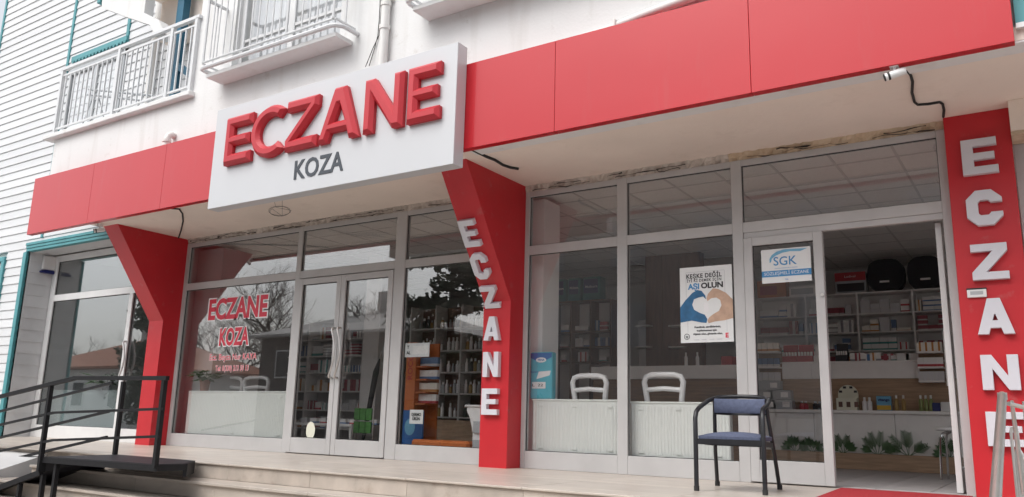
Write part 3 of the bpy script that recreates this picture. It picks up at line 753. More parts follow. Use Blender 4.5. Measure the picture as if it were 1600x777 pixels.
# ---- lettering on left pane
YG = -.0005
def glyphline(s_, a, b, zt, zb, par, width_bold=.012):
    """a,b: pixel x range at mid height; outline in white behind red"""
    p0 = at(*a, y=YG); p1 = at(*b, y=YG)
    cx, cz, wd, hh = (p0.x+p1.x)/2, (zt+zb)/2, p1.x-p0.x, (zt-zb)
    M = Matrix.Translation((cx, -.001, cz)) @ FACE; M2 = Matrix.Translation((cx, -.0022, cz)) @ FACE
    w_ = text(s_, hh/.73, 'print_white', par, M, wd+hh*.16, hh*(.11 if hh > .12 else .07), .0004, 'lettering_outline')
    r_ = text(s_, hh/.73, 'print_red', par, M2, wd, hh*(.05 if hh > .12 else .012), .0004, 'lettering')
    return r_
def zpx(px, py): return at(px, py, y=YG).z
glyphline('ECZANE', (327, 480), (418, 480), (zpx(331, 470)+zpx(418, 463))/2, (zpx(327, 501)+zpx(416, 497))/2, wp)
glyphline('KOZA', (343, 528), (389, 527), zpx(366, 514), zpx(366, 541), wp)
glyphline('Ecz. Beyza Nur KAYA', (328, 558), (401, 557), zpx(365, 553), zpx(365, 563), wp)
glyphline('Tel: 0(338) 213 30 13', (337, 576), (388, 576), zpx(362, 571.5), zpx(362, 580), wp)

# ---- poster and sign on the right panes
def sheet(name, corners, y, m, label, cat, thick=.002):
    p = [at(*c, y=y) for c in corners]   # TL TR BR BL
    x0 = (p[0].x+p[3].x)/2; x1 = (p[1].x+p[2].x)/2; zt = (p[0].z+p[1].z)/2; zb = (p[2].z+p[3].z)/2
    t = thing(name, label, cat, ((x0+x1)/2, y, zb))
    MB().box(x0, x1, y, y+thick, zb, zt).build('sheet', m, t)
    return t, x0, x1, zb, zt
yp = -.0012
po, px0, px1, pz0, pz1 = sheet('poster', [(1061, 420), (1142, 412.5), (1148, 534.5), (1065, 535.5)], .0005, 'paper', 'white vaccination poster with heart shaped hands on the shop window', 'poster')
PW, PH = px1-px0, pz1-pz0
def pp(u, v, dy=0): return Matrix.Translation((px0+u*PW, yp-dy, pz0+v*PH)) @ FACE
text('KEŞKE DEĞİL', .08*PH, 'print_dark', po, pp(.47, .875), .68*PW, .002, .0004, space=1.1)
text('İYİ Kİ DEMEK İÇİN', .05*PH, 'print_dark', po, pp(.47, .815), .66*PW, .0008, .0004, space=1.1)
text('AŞI', .10*PH, 'print_blue', po, pp(.265, .735), .22*PW, .0035, .0004)
text('OLUN', .10*PH, 'print_dark', po, pp(.62, .74), .42*PW, .0035, .0004)
text('Kendimiz, sevdiklerimiz,', .036*PH, 'print_dark', po, pp(.52, .20), .50*PW, .001, .0004)
text('toplumumuz için', .036*PH, 'print_dark', po, pp(.50, .155), .38*PW, .001, .0004)
text('Aşınızı olun, güvende olun.', .036*PH, 'print_dark', po, pp(.52, .11), .56*PW, .001, .0004)
for k in range(4):
    text('• eczacılar', .02*PH, 'shutter', po, pp(.30+.145*k, .038), .11*PW, 0, .0004)
def flat(name, pts, m, par, dy=0, hole=None):
    return curve_mesh(name, [pts]+([hole] if hole else []), .0004, 0, m, par, Matrix.Translation((px0, yp-dy, pz0)) @ FACE, off=0)
def uv(l): return [(u*PW, v*PH) for u, v in l]
heart = [(.5, .58), (.45, .615), (.36, .625), (.27, .60), (.23, .535), (.26, .465), (.35, .415), (.45, .39), (.5, .335)]
flat('glove_hand', uv([(0, .47), (.10, .56), (.24, .655), (.34, .69), (.42, .675), (.49, .61), (.5, .56), (.45, .60), (.36, .59), (.27, .57), (.235, .50), (.27, .43), (.38, .385), (.47, .36), (.52, .30), (.50, .25), (.40, .26), (.22, .29), (0, .27)]), 'glove', po)
flat('bare_hand', uv([(1, .30), (.84, .275), (.66, .265), (.54, .245), (.52, .28), (.55, .32), (.63, .36), (.74, .40), (.79, .47), (.77, .54), (.70, .575), (.60, .57), (.53, .535), (.51, .57), (.54, .63), (.64, .70), (.74, .685), (.88, .63), (1, .54)]), 'skin', po)
flat('vial', uv([(.46, .40), (.55, .40), (.55, .50), (.53, .52), (.48, .52), (.46, .50)]), 'print_white', po, .0002)
flat('logo_plate', uv([(.83, .045), (.93, .045), (.93, .115), (.83, .115)]), 'print_white', po)
text('E', .08*PH, 'print_red', po, pp(.88, .08, .0006), .06*PW, .003, .0004)
ring = [(.12*PW+.055*PW*cos(a*pi/12), .08*PH+.055*PW*sin(a*pi/12)) for a in range(24)]; ri = [(.12*PW+.045*PW*cos(a*pi/12), .08*PH+.045*PW*sin(a*pi/12)) for a in range(24)]
flat('seal', ring, 'print_dark', po, 0, ri); text('tp', .05*PH, 'print_dark', po, pp(.12, .08), .05*PW, .001, .0004)
fr = MB(); 
for (u0, v0, u1, v1) in ((.12, .93, .86, .933), (.12, .60, .124, .93), (.86, .60, .864, .93), (.14, .13, .144, .30), (.88, .13, .884, .30)):
    MB().box(px0+u0*PW, px0+u1*PW, yp-.0004, yp+.0006, pz0+v0*PH, pz0+v1*PH).build('border_line', 'shutter', po)

yd_ = -.0565+.0415   # just in front of the door pane
sgk, gx0, gx1, gz0, gz1 = sheet('window_notice', [(1189, 391), (1266, 385), (1268.5, 438), (1191, 444)], -.010, 'paper', 'white and blue SGK notice stuck inside the glass door', 'notice')
GW, GH = gx1-gx0, gz1-gz0
def gp(u, v, dy=0): return Matrix.Translation((gx0+u*GW, -.0112-dy, gz0+v*GH)) @ FACE
def gflat(name, pts, m, dy=0): return curve_mesh(name, [[(u*GW, v*GH) for u, v in pts]], .0004, 0, m, sgk, Matrix.Translation((gx0, -.0112-dy, gz0)) @ FACE, off=0)
gflat('swoosh', [(.17, .60), (.17, .72), (.22, .83), (.32, .92), (.48, .97), (.70, .96), (.94, .95), (.80, .88), (.60, .90), (.44, .875), (.30, .80), (.22, .72), (.20, .62)], 'print_ltblue')
text('SGK', .36*GH, 'print_blue', sgk, gp(.485, .62), .47*GW, .001, .0004)
text('SOSYAL GÜVENLİK KURUMU', .04*GH, 'print_blue', sgk, gp(.5, .42), .46*GW, 0, .0004)
gflat('blue_band', [(0.0, .18), (1, .18), (1, .36), (0.0, .36)], 'print_blue')
text('SÖZLEŞMELİ ECZANE', .13*GH, 'print_white', sgk, gp(.5, .27, .0008), .90*GW, .0, .0004)
text('TEB', .06*GH, 'print_blue', sgk, gp(.5, .08), .07*GW, 0, .0004)

# round cream sticker on left door
q = at(484, 673, y=-.02); st = MB()
st.prism([(q.x+.085*cos(k*pi/14), q.z+.12*sin(k*pi/14)) for k in range(28)], 'y', -.0075, -.0065)
stk = st.build('door_sticker', 'cream', None); tag(stk, 'round cream sticker low on the left glass door', 'sticker')

# ================================================================== LEFT BUILDING (white siding, teal trim)
sh_ = thing('siding_house', 'house clad in white siding with teal trim left of the pharmacy', 'house', (-16.5, 1, -.99))
YS = -.50; XSL = at(11, 10, y=YS).x; XTR = at(107, 100, y=YS).x
XC = -15.85; ZOP = 3.47
MB().box(XSL, LOGX, YS+.06, 6.9, ZOP+.02, 12.5).build('wall', 'wall_in', sh_)
MB().box(XSL, XC, YS+.06, 6.9, -.995, ZOP+.02).build('wall', 'wall_in', sh_)
def board(x0, x1, z, h, par=sh_, nm='siding_board'):
    return MB().add([(x0, YS+.06, z), (x1, YS+.06, z), (x1, YS-.014, z), (x0, YS-.014, z), (x0, YS+.06, z+h), (x1, YS+.06, z+h), (x1, YS+.004, z+h), (x0, YS+.004, z+h)],
                    [(0, 1, 2, 3), (3, 2, 6, 7), (4, 7, 6, 5), (0, 3, 7, 4), (1, 5, 6, 2), (0, 4, 5, 1)]).build(nm, 'siding', par)
PIT = .165
wl0, wl1, wlt, wlb = -17.9, at(10, 410, y=YS).x, at(8, 402, y=YS).z, .45
z = -.99
while z < 12.3:
    if z+PIT > wlb and z < wlt:
        board(XSL+.03, wl0, z, PIT)
        board(wl1, XC, z, PIT)
    elif z < ZOP: board(XSL+.03, XC, z, PIT)
    else: board(XSL+.03, XTR-.03, z, PIT)
    if z >= ZOP-.05: board(XTR+.03 if z > ZOP+.1 else XC, LOGX-.01, max(z, ZOP), PIT)
    z += PIT
MB().box(XSL-.03, XSL+.04, YS-.03, YS+.1, -.99, 12.5, .005).build('corner_trim', 'teal', sh_)
MB().box(XTR-.035, XTR+.035, YS-.03, YS+.05, ZOP+.15, 12.5, .005).build('vertical_trim', 'teal', sh_)
x3 = at(203, 40, y=YS).x
MB().box(x3-.04, x3+.04, YS-.03, YS+.05, 5.0, 12.5, .005).build('vertical_trim', 'teal', sh_)
for k, (dz, dy) in enumerate(((0, 0), (.055, .012), (.11, .024))):
    MB().box(XC-.06, -11.9, YS-.035-dy, YS+.06, ZOP-.02+dz-.06, ZOP-.02+dz-.009, .004).build('lintel_trim', 'teal', sh_)
    MB().box(XC-.16+.055*k, XC-.16+.055*k+.05, YS-.035-dy*.8, YS+.05, 0, ZOP-.085, .004).build('jamb_trim', 'teal', sh_)
MB().box(XC, -11.7, YS+.06, -.03, ZOP-.07, ZOP+.0).build('recess_soffit', 'siding', sh_)
# return wall boards
zr = 0.0
while zr < ZOP-.1:
    hh = min(.215, ZOP-.08-zr)
    MB().add([(XC-.06, YS+.02, zr), (XC-.06, 0, zr), (XC+.014, 0, zr), (XC+.014, YS+.02, zr), (XC-.06, YS+.02, zr+hh), (XC-.06, 0, zr+hh), (XC+.002, 0, zr+hh), (XC+.002, YS+.02, zr+hh)],
             [(0, 3, 2, 1), (3, 7, 6, 2), (4, 5, 6, 7), (0, 4, 7, 3), (1, 2, 6, 5), (0, 1, 5, 4)]).build('siding_board', 'siding', sh_)
    zr += .215
# window at far left border
wf = MB()
for a, b, c_, d in ((wl0, wl1, wlt-.09, wlt), (wl1-.11, wl1, wlb, wlt-.09), (wl0, wl0+.11, wlb, wlt-.09), (wl0, wl1, wlb-.08, wlb)):
    wf.box(a, b, YS-.045, YS+.03, c_, d, .004)
wfo = wf.build('window', 'teal', sh_); MB().box(wl0+.1, wl1-.1, YS+.02, YS+.03, wlb, wlt-.08).build('pane', 'glass_mirror', wfo)
# upper window behind the loggia railing, scalloped teal valance
va, vb = at(112, 95, y=YS-.05), at(197, 70, y=YS-.05)
uw = MB().box(va.x, vb.x, YS-.06, YS+.04, va.z-.03, va.z+.07, .004).build('valance', 'teal', sh_)
sc = MB(); n = 16
for i in range(n):
    a = va.x+(vb.x-va.x)*(i+.1)/n; b = va.x+(vb.x-va.x)*(i+.9)/n
    sc.prism([(a, va.z-.031), ((a*3+b)/4, va.z-.06), ((a+b)/2, va.z-.08), ((a+b*3)/4, va.z-.06), (b, va.z-.031)], 'y', YS-.058, YS-.04)
sc.build('scallop', 'teal', uw)
w2 = MB(); zt_ = va.z-.1
for a in (va.x, (va.x+vb.x)/2-.04, vb.x-.08): w2.box(a, a+.08, YS-.05, YS+.03, 5.03, zt_, .004)
w2.box(va.x, vb.x, YS-.055, YS+.03, zt_-.22, zt_, .004)
w2o = w2.build('window', 'shutter', sh_); MB().box(va.x+.05, vb.x-.05, YS-.02, YS-.012, 5.03, zt_-.1).build('pane', 'glass', w2o)
MB().tube([(at(237, 120, y=YS-.06).x, YS-.08, 5.0), (at(237, 120, y=YS-.06).x, YS-.08, 9)], .06, 10).build('downpipe', 'pvc', sh_, smooth=True)
# glazing of the left shop (same plane as the pharmacy)
LW = thing('storefront_window', 'white framed mirror like shop window under teal lintel beside the siding', 'shopfront', (-14, 0, 0))
xm0, xm1 = at(192, 560, y=-.03).x-.04, at(192, 560, y=-.03).x+.07
xl0 = XC+.02
member(LW, 'stile', xl0, xl0+.16, 0, 3.38, m='alu_white'); member(LW, 'mullion', xm0, xm1, 0, 2.50, m='alu_white'); member(LW, 'stile', -12.16, -12.062, 0, 3.38, m='alu_white')
member(LW, 'transom', xl0+.16, -12.16, 2.50, 2.62, -.027, .047, 'alu_white'); member(LW, 'head', xl0+.16, -12.16, 3.26, 3.38, -.027, .047, 'alu_white')
member(LW, 'bottom_rail', xl0+.16, xm0, 0, .22, -.027, .047, 'alu_white'); member(LW, 'bottom_rail', xm1, -12.16, 0, .22, -.027, .047, 'alu_white')
pane(LW, xl0+.16, -12.16, 2.62, 3.26, 'glass_mirror'); pane(LW, xl0+.16, xm0, .22, 2.50, 'glass_mirror'); pane(LW, xm1, -12.16, .22, 2.50, 'glass_mirror')
hh_ = at(207, 520, y=-.09)
MB().tube([(xm1-.03, -.03, 1.05), (xm1-.03, -.08, 1.06)]+[(xm1-.03+.08*sin(pi*k/8), -.085, 1.08+.07*k) for k in range(9)]+[(xm1-.03, -.08, 1.66), (xm1-.03, -.03, 1.67)], .018, 8).build('handle', 'alu_white', LW, smooth=True)
MB().box(XC-.06, -12.2, .12, .14, 0, 3.4).build('blind', 'wall_grey', LW) if False else None
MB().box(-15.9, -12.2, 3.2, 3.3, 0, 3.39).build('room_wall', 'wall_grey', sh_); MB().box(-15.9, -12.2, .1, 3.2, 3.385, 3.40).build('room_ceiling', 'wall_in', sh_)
# alarm box on return wall
q = at(76, 415, x=XC+.016)
al = thing('alarm_box', 'white alarm box with dark blue foot on the siding under the teal lintel', 'alarm box', (XC+.05, q.y, q.z-.18))
MB().box(XC+.012, XC+.07, q.y-.13, q.y+.13, q.z-.10, q.z+.17, .012).build('case', 'plastic_white', al)
MB().prism([(q.y-.15, q.z-.16), (q.y+.15, q.z-.16), (q.y+.15, q.z-.125), (q.y+.07, q.z-.10), (q.y-.07, q.z-.10), (q.y-.15, q.z-.125)], 'x', XC+.012, XC+.085).build('strobe', 'navy', al)

# ================================================================== CAMERAS, CABLES UNDER THE SOFFIT
def cctv(px, py, label, yaw, pit=.25):
    p = at(px, py, z=Z_SO-.10)
    t = thing('security_camera', label, 'camera', (p.x, p.y, Z_SO-.03))
    d = Vector((cos(yaw)*cos(pit), sin(yaw)*cos(pit), -sin(pit)))
    a = Vector(p)-d*.08; b = Vector(p)+d*.07
    MB().tube([a, a+d*.02, b-d*.01, b], [.026, .031, .031, .030], 12).build('body', 'plastic_white', t, smooth=True)
    MB().tube([b-d*.035, b+d*.008], [.0322, .029], 12).build('lens', 'rubber', t, smooth=True)
    MB().box(p.x-.035, p.x+.035, p.y-.035, p.y+.035, Z_SO-.045, Z_SO-.0205 if (p.y < Y_FAS+.31 and p.x > -4.9) else Z_SO-.0005, .004).build('base', 'plastic_white', t)
    MB().tube([Vector((p.x, p.y, Z_SO-.04)), Vector(p)], .012, 8).build('arm', 'plastic_white', t, smooth=True)
cctv(1398, 116, 'white security camera under the fascia near the right end', radians(190))
cctv(155, 360, 'white security camera under the fascia by the unlettered red pillar', radians(240))
def cable(pts, r, label, m='rubber', name='cable'):
    c = MB().tube(pts, r, 6).build(name, m, None, smooth=True); tag(c, label, 'cable'); return c
zc = Z_SO-.012
cp = [at(*q, z=zc) for q in ((1415, 108), (1423, 118), (1426, 128), (1425, 145), (1429, 160), (1434, 164), (1450, 163), (1468, 160), (1473, 163), (1475, 172), (1474, 183))]
cable(cp, .011, 'black cable snaking from the right security camera to the red pillar')
cp = [at(*q, z=zc) for q in ((738, 234), (748, 239), (760, 245), (773, 250), (786, 258), (798, 262), (810, 264))]
cable(cp, .016, 'thick black cable bundle on the soffit beside the sign')
cp = [at(*q, z=zc) for q in ((268, 326), (280, 327), (285, 334), (286, 346), (283, 360), (279, 372))]
cable(cp, .011, 'thin black cable on the soffit behind the left end of the sign')
wp_ = []
for k in range(40):
    a = k*.42; wp_.append((443+18*cos(a)*(1-.004*k)-6, 329+7.5*sin(a)+k*.05))
cp = [at(428, 312, z=Z_SO-.015), at(431, 324, z=Z_SO-.04)]+[at(u, v, z=Z_SO-.06-.04*sin(i*.5)) for i, (u, v) in enumerate(wp_)]+[at(441, 338, z=Z_SO-.05), at(441, 313, z=Z_SO-.012)]
cable(cp, .002, 'loose coil of thin wire hanging from the soffit below the sign')

# ================================================================== OUTDOOR CHAIR
ch = local(thing('chair', 'black metal armchair with blue upholstery standing on the platform by the door', 'chair', (-2.255, -1.10, 0), None, radians(6)))
wx, yf_, yb_ = .272, -.30, .30     # half width, front, back (local: front is -y)
for s_ in (-1, 1):
    # front leg rises, bends into armrest and wraps as top rail half
    pts = [(s_*wx, yf_, 0), (s_*wx, yf_, .30), (s_*wx, yf_, .585), (s_*(wx-.004), yf_+.025, .635), (s_*(wx-.01), yf_+.08, .665), (s_*(wx-.005), yf_+.25, .70), (s_*(wx-.02), .12, .745), (s_*(wx-.07), .205, .768), (s_*.12, .245, .778), (0, .255, .78)]
    MB().tube(pts, .019, 10).build('front_leg', 'chair_black', ch, smooth=True)
    MB().tube([(s_*(wx-.005), .40, 0), (s_*(wx-.02), .29, .30), (s_*(wx-.045), .19, .60), (s_*(wx-.055), .165, .755)], .017, 10).build('back_leg', 'chair_black', ch, smooth=True)
    MB().bar((s_*(wx-.015), yf_+.0, .395), (s_*(wx-.03), .25, .37), .022, .04).build('seat_rail', 'chair_black', ch)
    for yy, xx, in ((yf_, wx), (.40, wx-.005)): MB().tube([(s_*xx, yy, 0), (s_*xx, yy, .04)], .022, 10).build('foot_cap', 'rubber', ch, smooth=True)
MB().bar((-wx, yf_+.005, .395), (wx, yf_+.005, .395), .03, .045).build('front_rail', 'chair_black', ch)
MB().bar((-wx+.03, .25, .37), (wx-.03, .25, .37), .022, .035).build('rear_rail', 'chair_black', ch)
def cushion(x0, x1, y0, y1, z0, z1, n=10, crown=.02, M=None):
    vs = []; fs = []
    for j in range(n+1):
        for i in range(n+1):
            u, v = i/n, j/n
            e = (1-abs(2*u-1)**6)*(1-abs(2*v-1)**6)
            vs.append(Vector((x0+(x1-x0)*u, y0+(y1-y0)*v, z0+(z1-z0)*.6+((z1-z0)*.4+crown*sin(pi*u)*sin(pi*v))*e)))
    k = len(vs); vs += [Vector((v.x*.985+(x0+x1)/2*.015, v.y*.985+(y0+y1)/2*.015, z0)) for v in vs]
    for j in range(n):
        for i in range(n):
            a = j*(n+1)+i; fs.append((a, a+1, a+n+2, a+n+1)); fs.append((k+a, k+a+n+1, k+a+n+2, k+a+1))
    for i in range(n):
        a = i; fs.append((a, k+a, k+a+1, a+1)); a = n*(n+1)+i; fs.append((a, a+1, k+a+1, k+a))
        a = i*(n+1); fs.append((a, a+n+1, k+a+n+1, k+a)); a = i*(n+1)+n; fs.append((a, k+a, k+a+n+1, a+n+1))
    if M: vs = [M @ v for v in vs]
    return MB().add(vs, fs)
cushion(-wx+.022, wx-.022, yf_-.005, .225, .408, .462, crown=.016).build('seat', 'fabric_blue', ch, smooth=True)
bk = MB(); n = 12; vs = []; fs = []
for i in range(n+1):
    u = -1+2*i/n; xx = u*.215; yy = .232-.075*u*u
    for (dy, z_) in ((-.022, .635), (-.034, .66), (-.030, .74), (-.016, .757), (.006, .757), (.006, .635)): vs.append((xx, yy+dy, z_))
for i in range(n):
    for k in range(6): fs.append((i*6+k, i*6+(k+1) % 6, i*6+6+(k+1) % 6, i*6+6+k))
fs += [(0, 1, 2, 3, 4, 5), tuple(n*6+k for k in range(5, -1, -1))]
bk.add(vs, fs).build('backrest', 'fabric_blue', ch, smooth=True)
MB().tube([(-.23, .17, .632), (-.12, .213, .628), (0, .225, .628), (.12, .213, .628), (.23, .17, .632)], .012, 8).build('back_rail', 'chair_black', ch, smooth=True)

# red carpet
c0 = at(1306, 765, z=.006); c1 = at(1530, 777, z=.006); c2 = at(1273, 777, z=.006)
cy0 = -.10
cpt = MB().prism([(c0.x, -.08), (-.62, -.08), (-.55, -1.9), (c2.x-(c0.x-c2.x)*.9, -1.9)], 'z', .0005, .010).build('red_carpet', 'carpet')
tag(cpt, 'red carpet lying on the platform in front of the open door', 'carpet')

# ================================================================== RAMP with black railing
yN, yFr = -3.02, -2.32
rmp = thing('ramp', 'black steel wheelchair ramp with handrails on the marble steps', 'ramp', (-8.8, -2.8, -.5))
A = at(68, 733, y=yN); Cc = at(247, 727, y=yN); Rn = at(288, 726, y=-2.75); Rf = at(300, 723, y=yFr-.02); Bf = at(180, 715.5, y=yFr-.02)
Lz = at(0, 760, y=yN)
sl = (A.z-Lz.z)/(A.x-Lz.x)
xl_ = A.x-3.2; zl_ = A.z-sl*3.2
zl_ = max(zl_, -.96)
Af = Vector((A.x, yFr-.02, A.z)); 
dk = MB()
th = .03
def plate(pts):
    n = len(pts); vs = [Vector(p) for p in pts]+[Vector(p)-Vector((0, 0, th)) for p in pts]
    dk.add(vs, [tuple(range(n)), tuple(range(2*n-1, n-1, -1))]+[(i, i+n, (i+1) % n+n, (i+1) % n) for i in range(n)])
zd = .012
plate([(Cc.x, yN, zd), (Rn.x, Rn.y, zd), (Rf.x, yFr, zd), (Bf.x, yFr, zd), (Bf.x-.25, yN, zd-.02)])
plate([(Bf.x-.25, yN, zd-.02), (Bf.x, yFr, zd), (A.x, yFr, A.z+.0), (A.x, yN, A.z)])
plate([(A.x, yN, A.z), (A.x, yFr, A.z), (xl_, yFr, zl_), (xl_, yN, zl_)])
dk.build('deck', 'deck_metal', rmp)
be = MB()
be.bar((xl_, yN-.02, zl_-.035), (A.x, yN-.02, A.z-.035), .04, .06); be.bar((A.x, yN-.021, A.z-.035), (Bf.x-.25, yN-.021, zd-.055), .04, .06); be.bar((Bf.x-.25, yN-.022, zd-.055), (Cc.x+.05, yN-.022, zd-.035), .04, .06)
be.bar((Cc.x, yN, zd-.035), (Rn.x+.02, Rn.y, zd-.035), .04, .06); be.bar((Rn.x+.02, Rn.y, zd-.065), (Rf.x+.02, yFr-.02, zd-.065), .04, .13)
be.build('edge_beam', 'black_metal', rmp)
MB().bar((xl_, yFr, zl_-.04), (A.x, yFr, A.z-.04), .04, .08).build('edge_beam', 'black_metal', rmp)
def post(p_top, p_bot, w=.045): MB().bar(p_top, p_bot, w, w, (0, 1, 0)).build('post', 'black_metal', rmp)
At = at(86, 598, y=yN); Ct = at(261, 592, y=yN); Bt = at(175.5, 597, y=yFr)
post((A.x, yN-.045, At.z), (A.x, yN-.045, A.z-.02)); post((Cc.x+.02, yN-.045, Ct.z), (Cc.x+.02, yN-.045, zd-.03)); post((Bf.x, yFr-.03, Bt.z), (Bf.x, yFr-.03, zd))
def rail(pts, w=.035, h=.035):
    for a, b in zip(pts, pts[1:]):
        MB().bar(a, b, w, h).build('rail', 'black_metal', rmp)
bend = at(118, 591, y=yN)
for k, (la, lb, lc) in enumerate((((0, 620), (118, 591), (262, 591)), ((0, 664), (84, 645), (256, 639)), ((0, 705), (82, 688), (250, 682)))):
    a, b, c_ = at(*la, y=yN-.05), at(*lb, y=yN-.05), at(*lc, y=yN-.05)
    e_ = a+(a-b).normalized()*2.2
    w_ = .042 if k == 0 else .026
    rail([e_, b], w_, w_); rail([b, c_], w_, w_)
for k, (la, lb) in enumerate((((0, 643), (176, 598)), ((0, 684), (170, 643)), ((0, 722), (167, 683)))):
    a, b = at(*la, y=yFr-.03), at(*lb, y=yFr-.03); rail([a+(a-b).normalized()*2.0, b], .03, .03)
for (x_, y_, zt__) in ((A.x+.02, yN, A.z-.06), (Bf.x+.02, yN, zd-.09), (A.x-.45, yN, A.z-sl*.45-.06)):
    MB().bar((x_, y_-.0, zt__), (x_, y_-.0, -.495 if y_ < -2.9 else -.33), .045, .045, (0, 1, 0)).build('leg', 'black_metal', rmp)
MB().bar((xl_+.3, yN, zl_-.02), (xl_+.3, yN, -.99), .045, .045, (0, 1, 0)).build('leg', 'black_metal', rmp)
post((xl_+.4, yN-.045, zl_+1.0), (xl_+.4, yN-.045, zl_))

# ================================================================== STAINLESS STAIR RAIL at the right border
sr = thing('stair_railing', 'stainless steel stair railing in the lower right corner', 'railing', (-.18, -4, -.5))
T = at(1566, 618, y=-3.8); Bm = at(1554, 800, y=-4.95)
ext = T+(Bm-T)*1.0
MB().tube([T, Bm], .0185, 14).build('handrail', 'steel', sr, smooth=True)
MB().tube([T+Vector((0, .0, .012)), T+Vector((0, 0, -.02))], .020, 14).build('end_cap', 'steel', sr, smooth=True)
pt = Vector((T.x+.085, -3.62, 0)); zg = -Z_ST*5
MB().tube([(pt.x, pt.y, -.825), (pt.x, pt.y, T.z-.02)], .019, 10).build('post', 'steel', sr, smooth=True)
MB().tube([(pt.x, pt.y, T.z-.05), (T.x+.02, -3.78, T.z-.035)], .010, 8).build('bracket', 'steel', sr, smooth=True)
for (pxa, pya, yy) in ((1579, 668, -3.62), (1587, 703, -3.75)):
    q = at(pxa, pya, y=yy); w2_ = at(pxa+5, pya, y=yy).x
    MB().tube([(q.x, yy, -.825), (q.x, yy, q.z-.02), (q.x+.004, yy, q.z), (w2_, yy, q.z+.004), (w2_+.012, yy, q.z-.02), (w2_+.012, yy, -.825)], .0065, 8).build('baluster', 'steel', sr, smooth=True)
q = at(1581, 628, y=-3.45); q2 = at(1600, 775, y=-4.3)
MB().tube([q, q2], .009, 8).build('lower_rail', 'steel', sr, smooth=True)
p2 = Vector((T.x+.16, -2.9, 0))
MB().tube([(p2.x, p2.y, -.33), (p2.x, p2.y, .73)], .019, 10).build('post', 'steel', sr, smooth=True)
for k, zz in enumerate((.62, .38, .14)):
    a = Vector((p2.x-.02, p2.y, zz+.02)); b = Vector((pt.x-.01, pt.y-.02, zz-.14)); c_ = Vector((T.x+.05, -4.9, zz-.75))
    MB().tube([a, b, c_], .0085, 8).build('rail', 'steel', sr, smooth=True)
    MB().tube([(pt.x+.03, pt.y, zz-.07), (pt.x+.045, pt.y-.05, zz-.09), (pt.x+.03, pt.y-.07, zz-.13)], .009, 8).build('bracket', 'steel', sr, smooth=True)

# ================================================================== RADIATORS
def radiator(x0, x1, z0, z1, y, label):
    t = thing('radiator', label, 'radiator', ((x0+x1)/2, y+.05, 0), 'white panel radiators behind the shop windows')
    MB().box(x0, x1, y+.012, y+.10, z0, z1-.02, .006).build('panel', 'radiator', t)
    MB().box(x0-.004, x1+.004, y+.004, y+.108, z1-.021, z1, .004).build('top_grille', 'radiator', t)
    fl_ = MB(); n = int((x1-x0)/.036)
    for i in range(n):
        a = x0+(x1-x0)*(i+.2)/n; b = x0+(x1-x0)*(i+.8)/n
        fl_.prism([(a, y+.0125), (a+.006, y+.0085), (b-.006, y+.0085), (b, y+.0125)], 'z', z0+.03, z1-.05)
    fl_.build('flute', 'radiator', t)
    for xx in (x0+.12, (x0+x1)/2, x1-.12):
        for zz in (z0+.05, z1-.09): MB().box(xx-.03, xx+.03, y-.002, y+.0035, zz, zz+.022, .002).build('bracket', 'radiator', t)
    for xx in (x0+.1, x1-.1): MB().box(xx-.02, xx+.02, y+.03, y+.08, 0.008, z0).build('foot', 'radiator', t)
    return t
def rx(px, py, y): return at(px, py, y=y).x
radiator(rx(291, 640, .10), rx(446, 640, .10), .17, at(360, 611, y=.10).z, .10, 'wide pale radiator behind the left window with red lettering')
radiator(rx(831, 660, .10), rx(966, 660, .10)+.02, .17, at(900, 624, y=.10).z, .10, 'white radiator beside the diaper pack right of the lettered bracket pillar')
radiator(rx(985, 660, .10), rx(1140, 660, .10), .17, at(1060, 628, y=.10).z, .10, 'white radiator behind the window just left of the blue chair')
radiator(xl0+.22, xm0-.04, .17, at(130, 610, y=.10).z, .10, 'pale radiator inside the window behind the black ramp railing')

# ================================================================== WHITE CHAIRS INSIDE
def white_chair(px0_, px1_, ptop, y, label, rz=0):
    a, b = at(px0_, ptop+15, y=y), at(px1_, ptop+15, y=y); zt = at((px0_+px1_)/2, ptop, y=y).z
    w = (b.x-a.x)/2; cx = (a.x+b.x)/2
    t = thing('plastic_chair', label, 'chair', (cx, y+.2, .008), 'white plastic chairs behind the radiators')
    zb = zt-.42
    pts = [(cx-w*.78, y+.02, zb), (cx-w*.92, y, zt-.16), (cx-w*.97, y-.005, zt-.09), (cx-w*.86, y-.008, zt-.035), (cx-w*.55, y-.01, zt-.012), (cx, y-.012, zt-.01), (cx+w*.55, y-.01, zt-.012), (cx+w*.86, y-.008, zt-.035), (cx+w*.97, y-.005, zt-.09), (cx+w*.92, y, zt-.16), (cx+w*.78, y+.02, zb)]
    MB().tube(pts, .031, 10).build('back_frame', 'plastic_white', t, smooth=True)
    MB().tube([(cx-w*.85, y+.002, zt-.175), (cx, y-.008, zt-.16), (cx+w*.85, y+.002, zt-.175)], .027, 8).build('cross_bar', 'plastic_white', t, smooth=True)
    MB().box(cx-w*.9, cx+w*.9, y-.01, y+.44, zb-.03, zb+.012, .012).build('seat', 'plastic_white', t)
    for sx_ in (-1, 1):
        for yy in (y+.02, y+.41): MB().tube([(cx+sx_*w*.82, yy, zb-.02), (cx+sx_*w*.92, yy+(.02 if yy > y+.1 else -.02), .009)], [.022, .017], 8).build('leg', 'plastic_white', t, smooth=True)
white_chair(894, 949, 586, .32, 'white plastic chair back behind the radiator next to the diaper pack')
white_chair(1006, 1069, 584, .32, 'white plastic chair back behind the radiator under the vaccination poster')
white_chair(346, 379, 590, .75, 'left of two white chair backs behind the pane with red lettering')
white_chair(381, 420, 589, .75, 'right of two white chair backs behind the pane with red lettering')

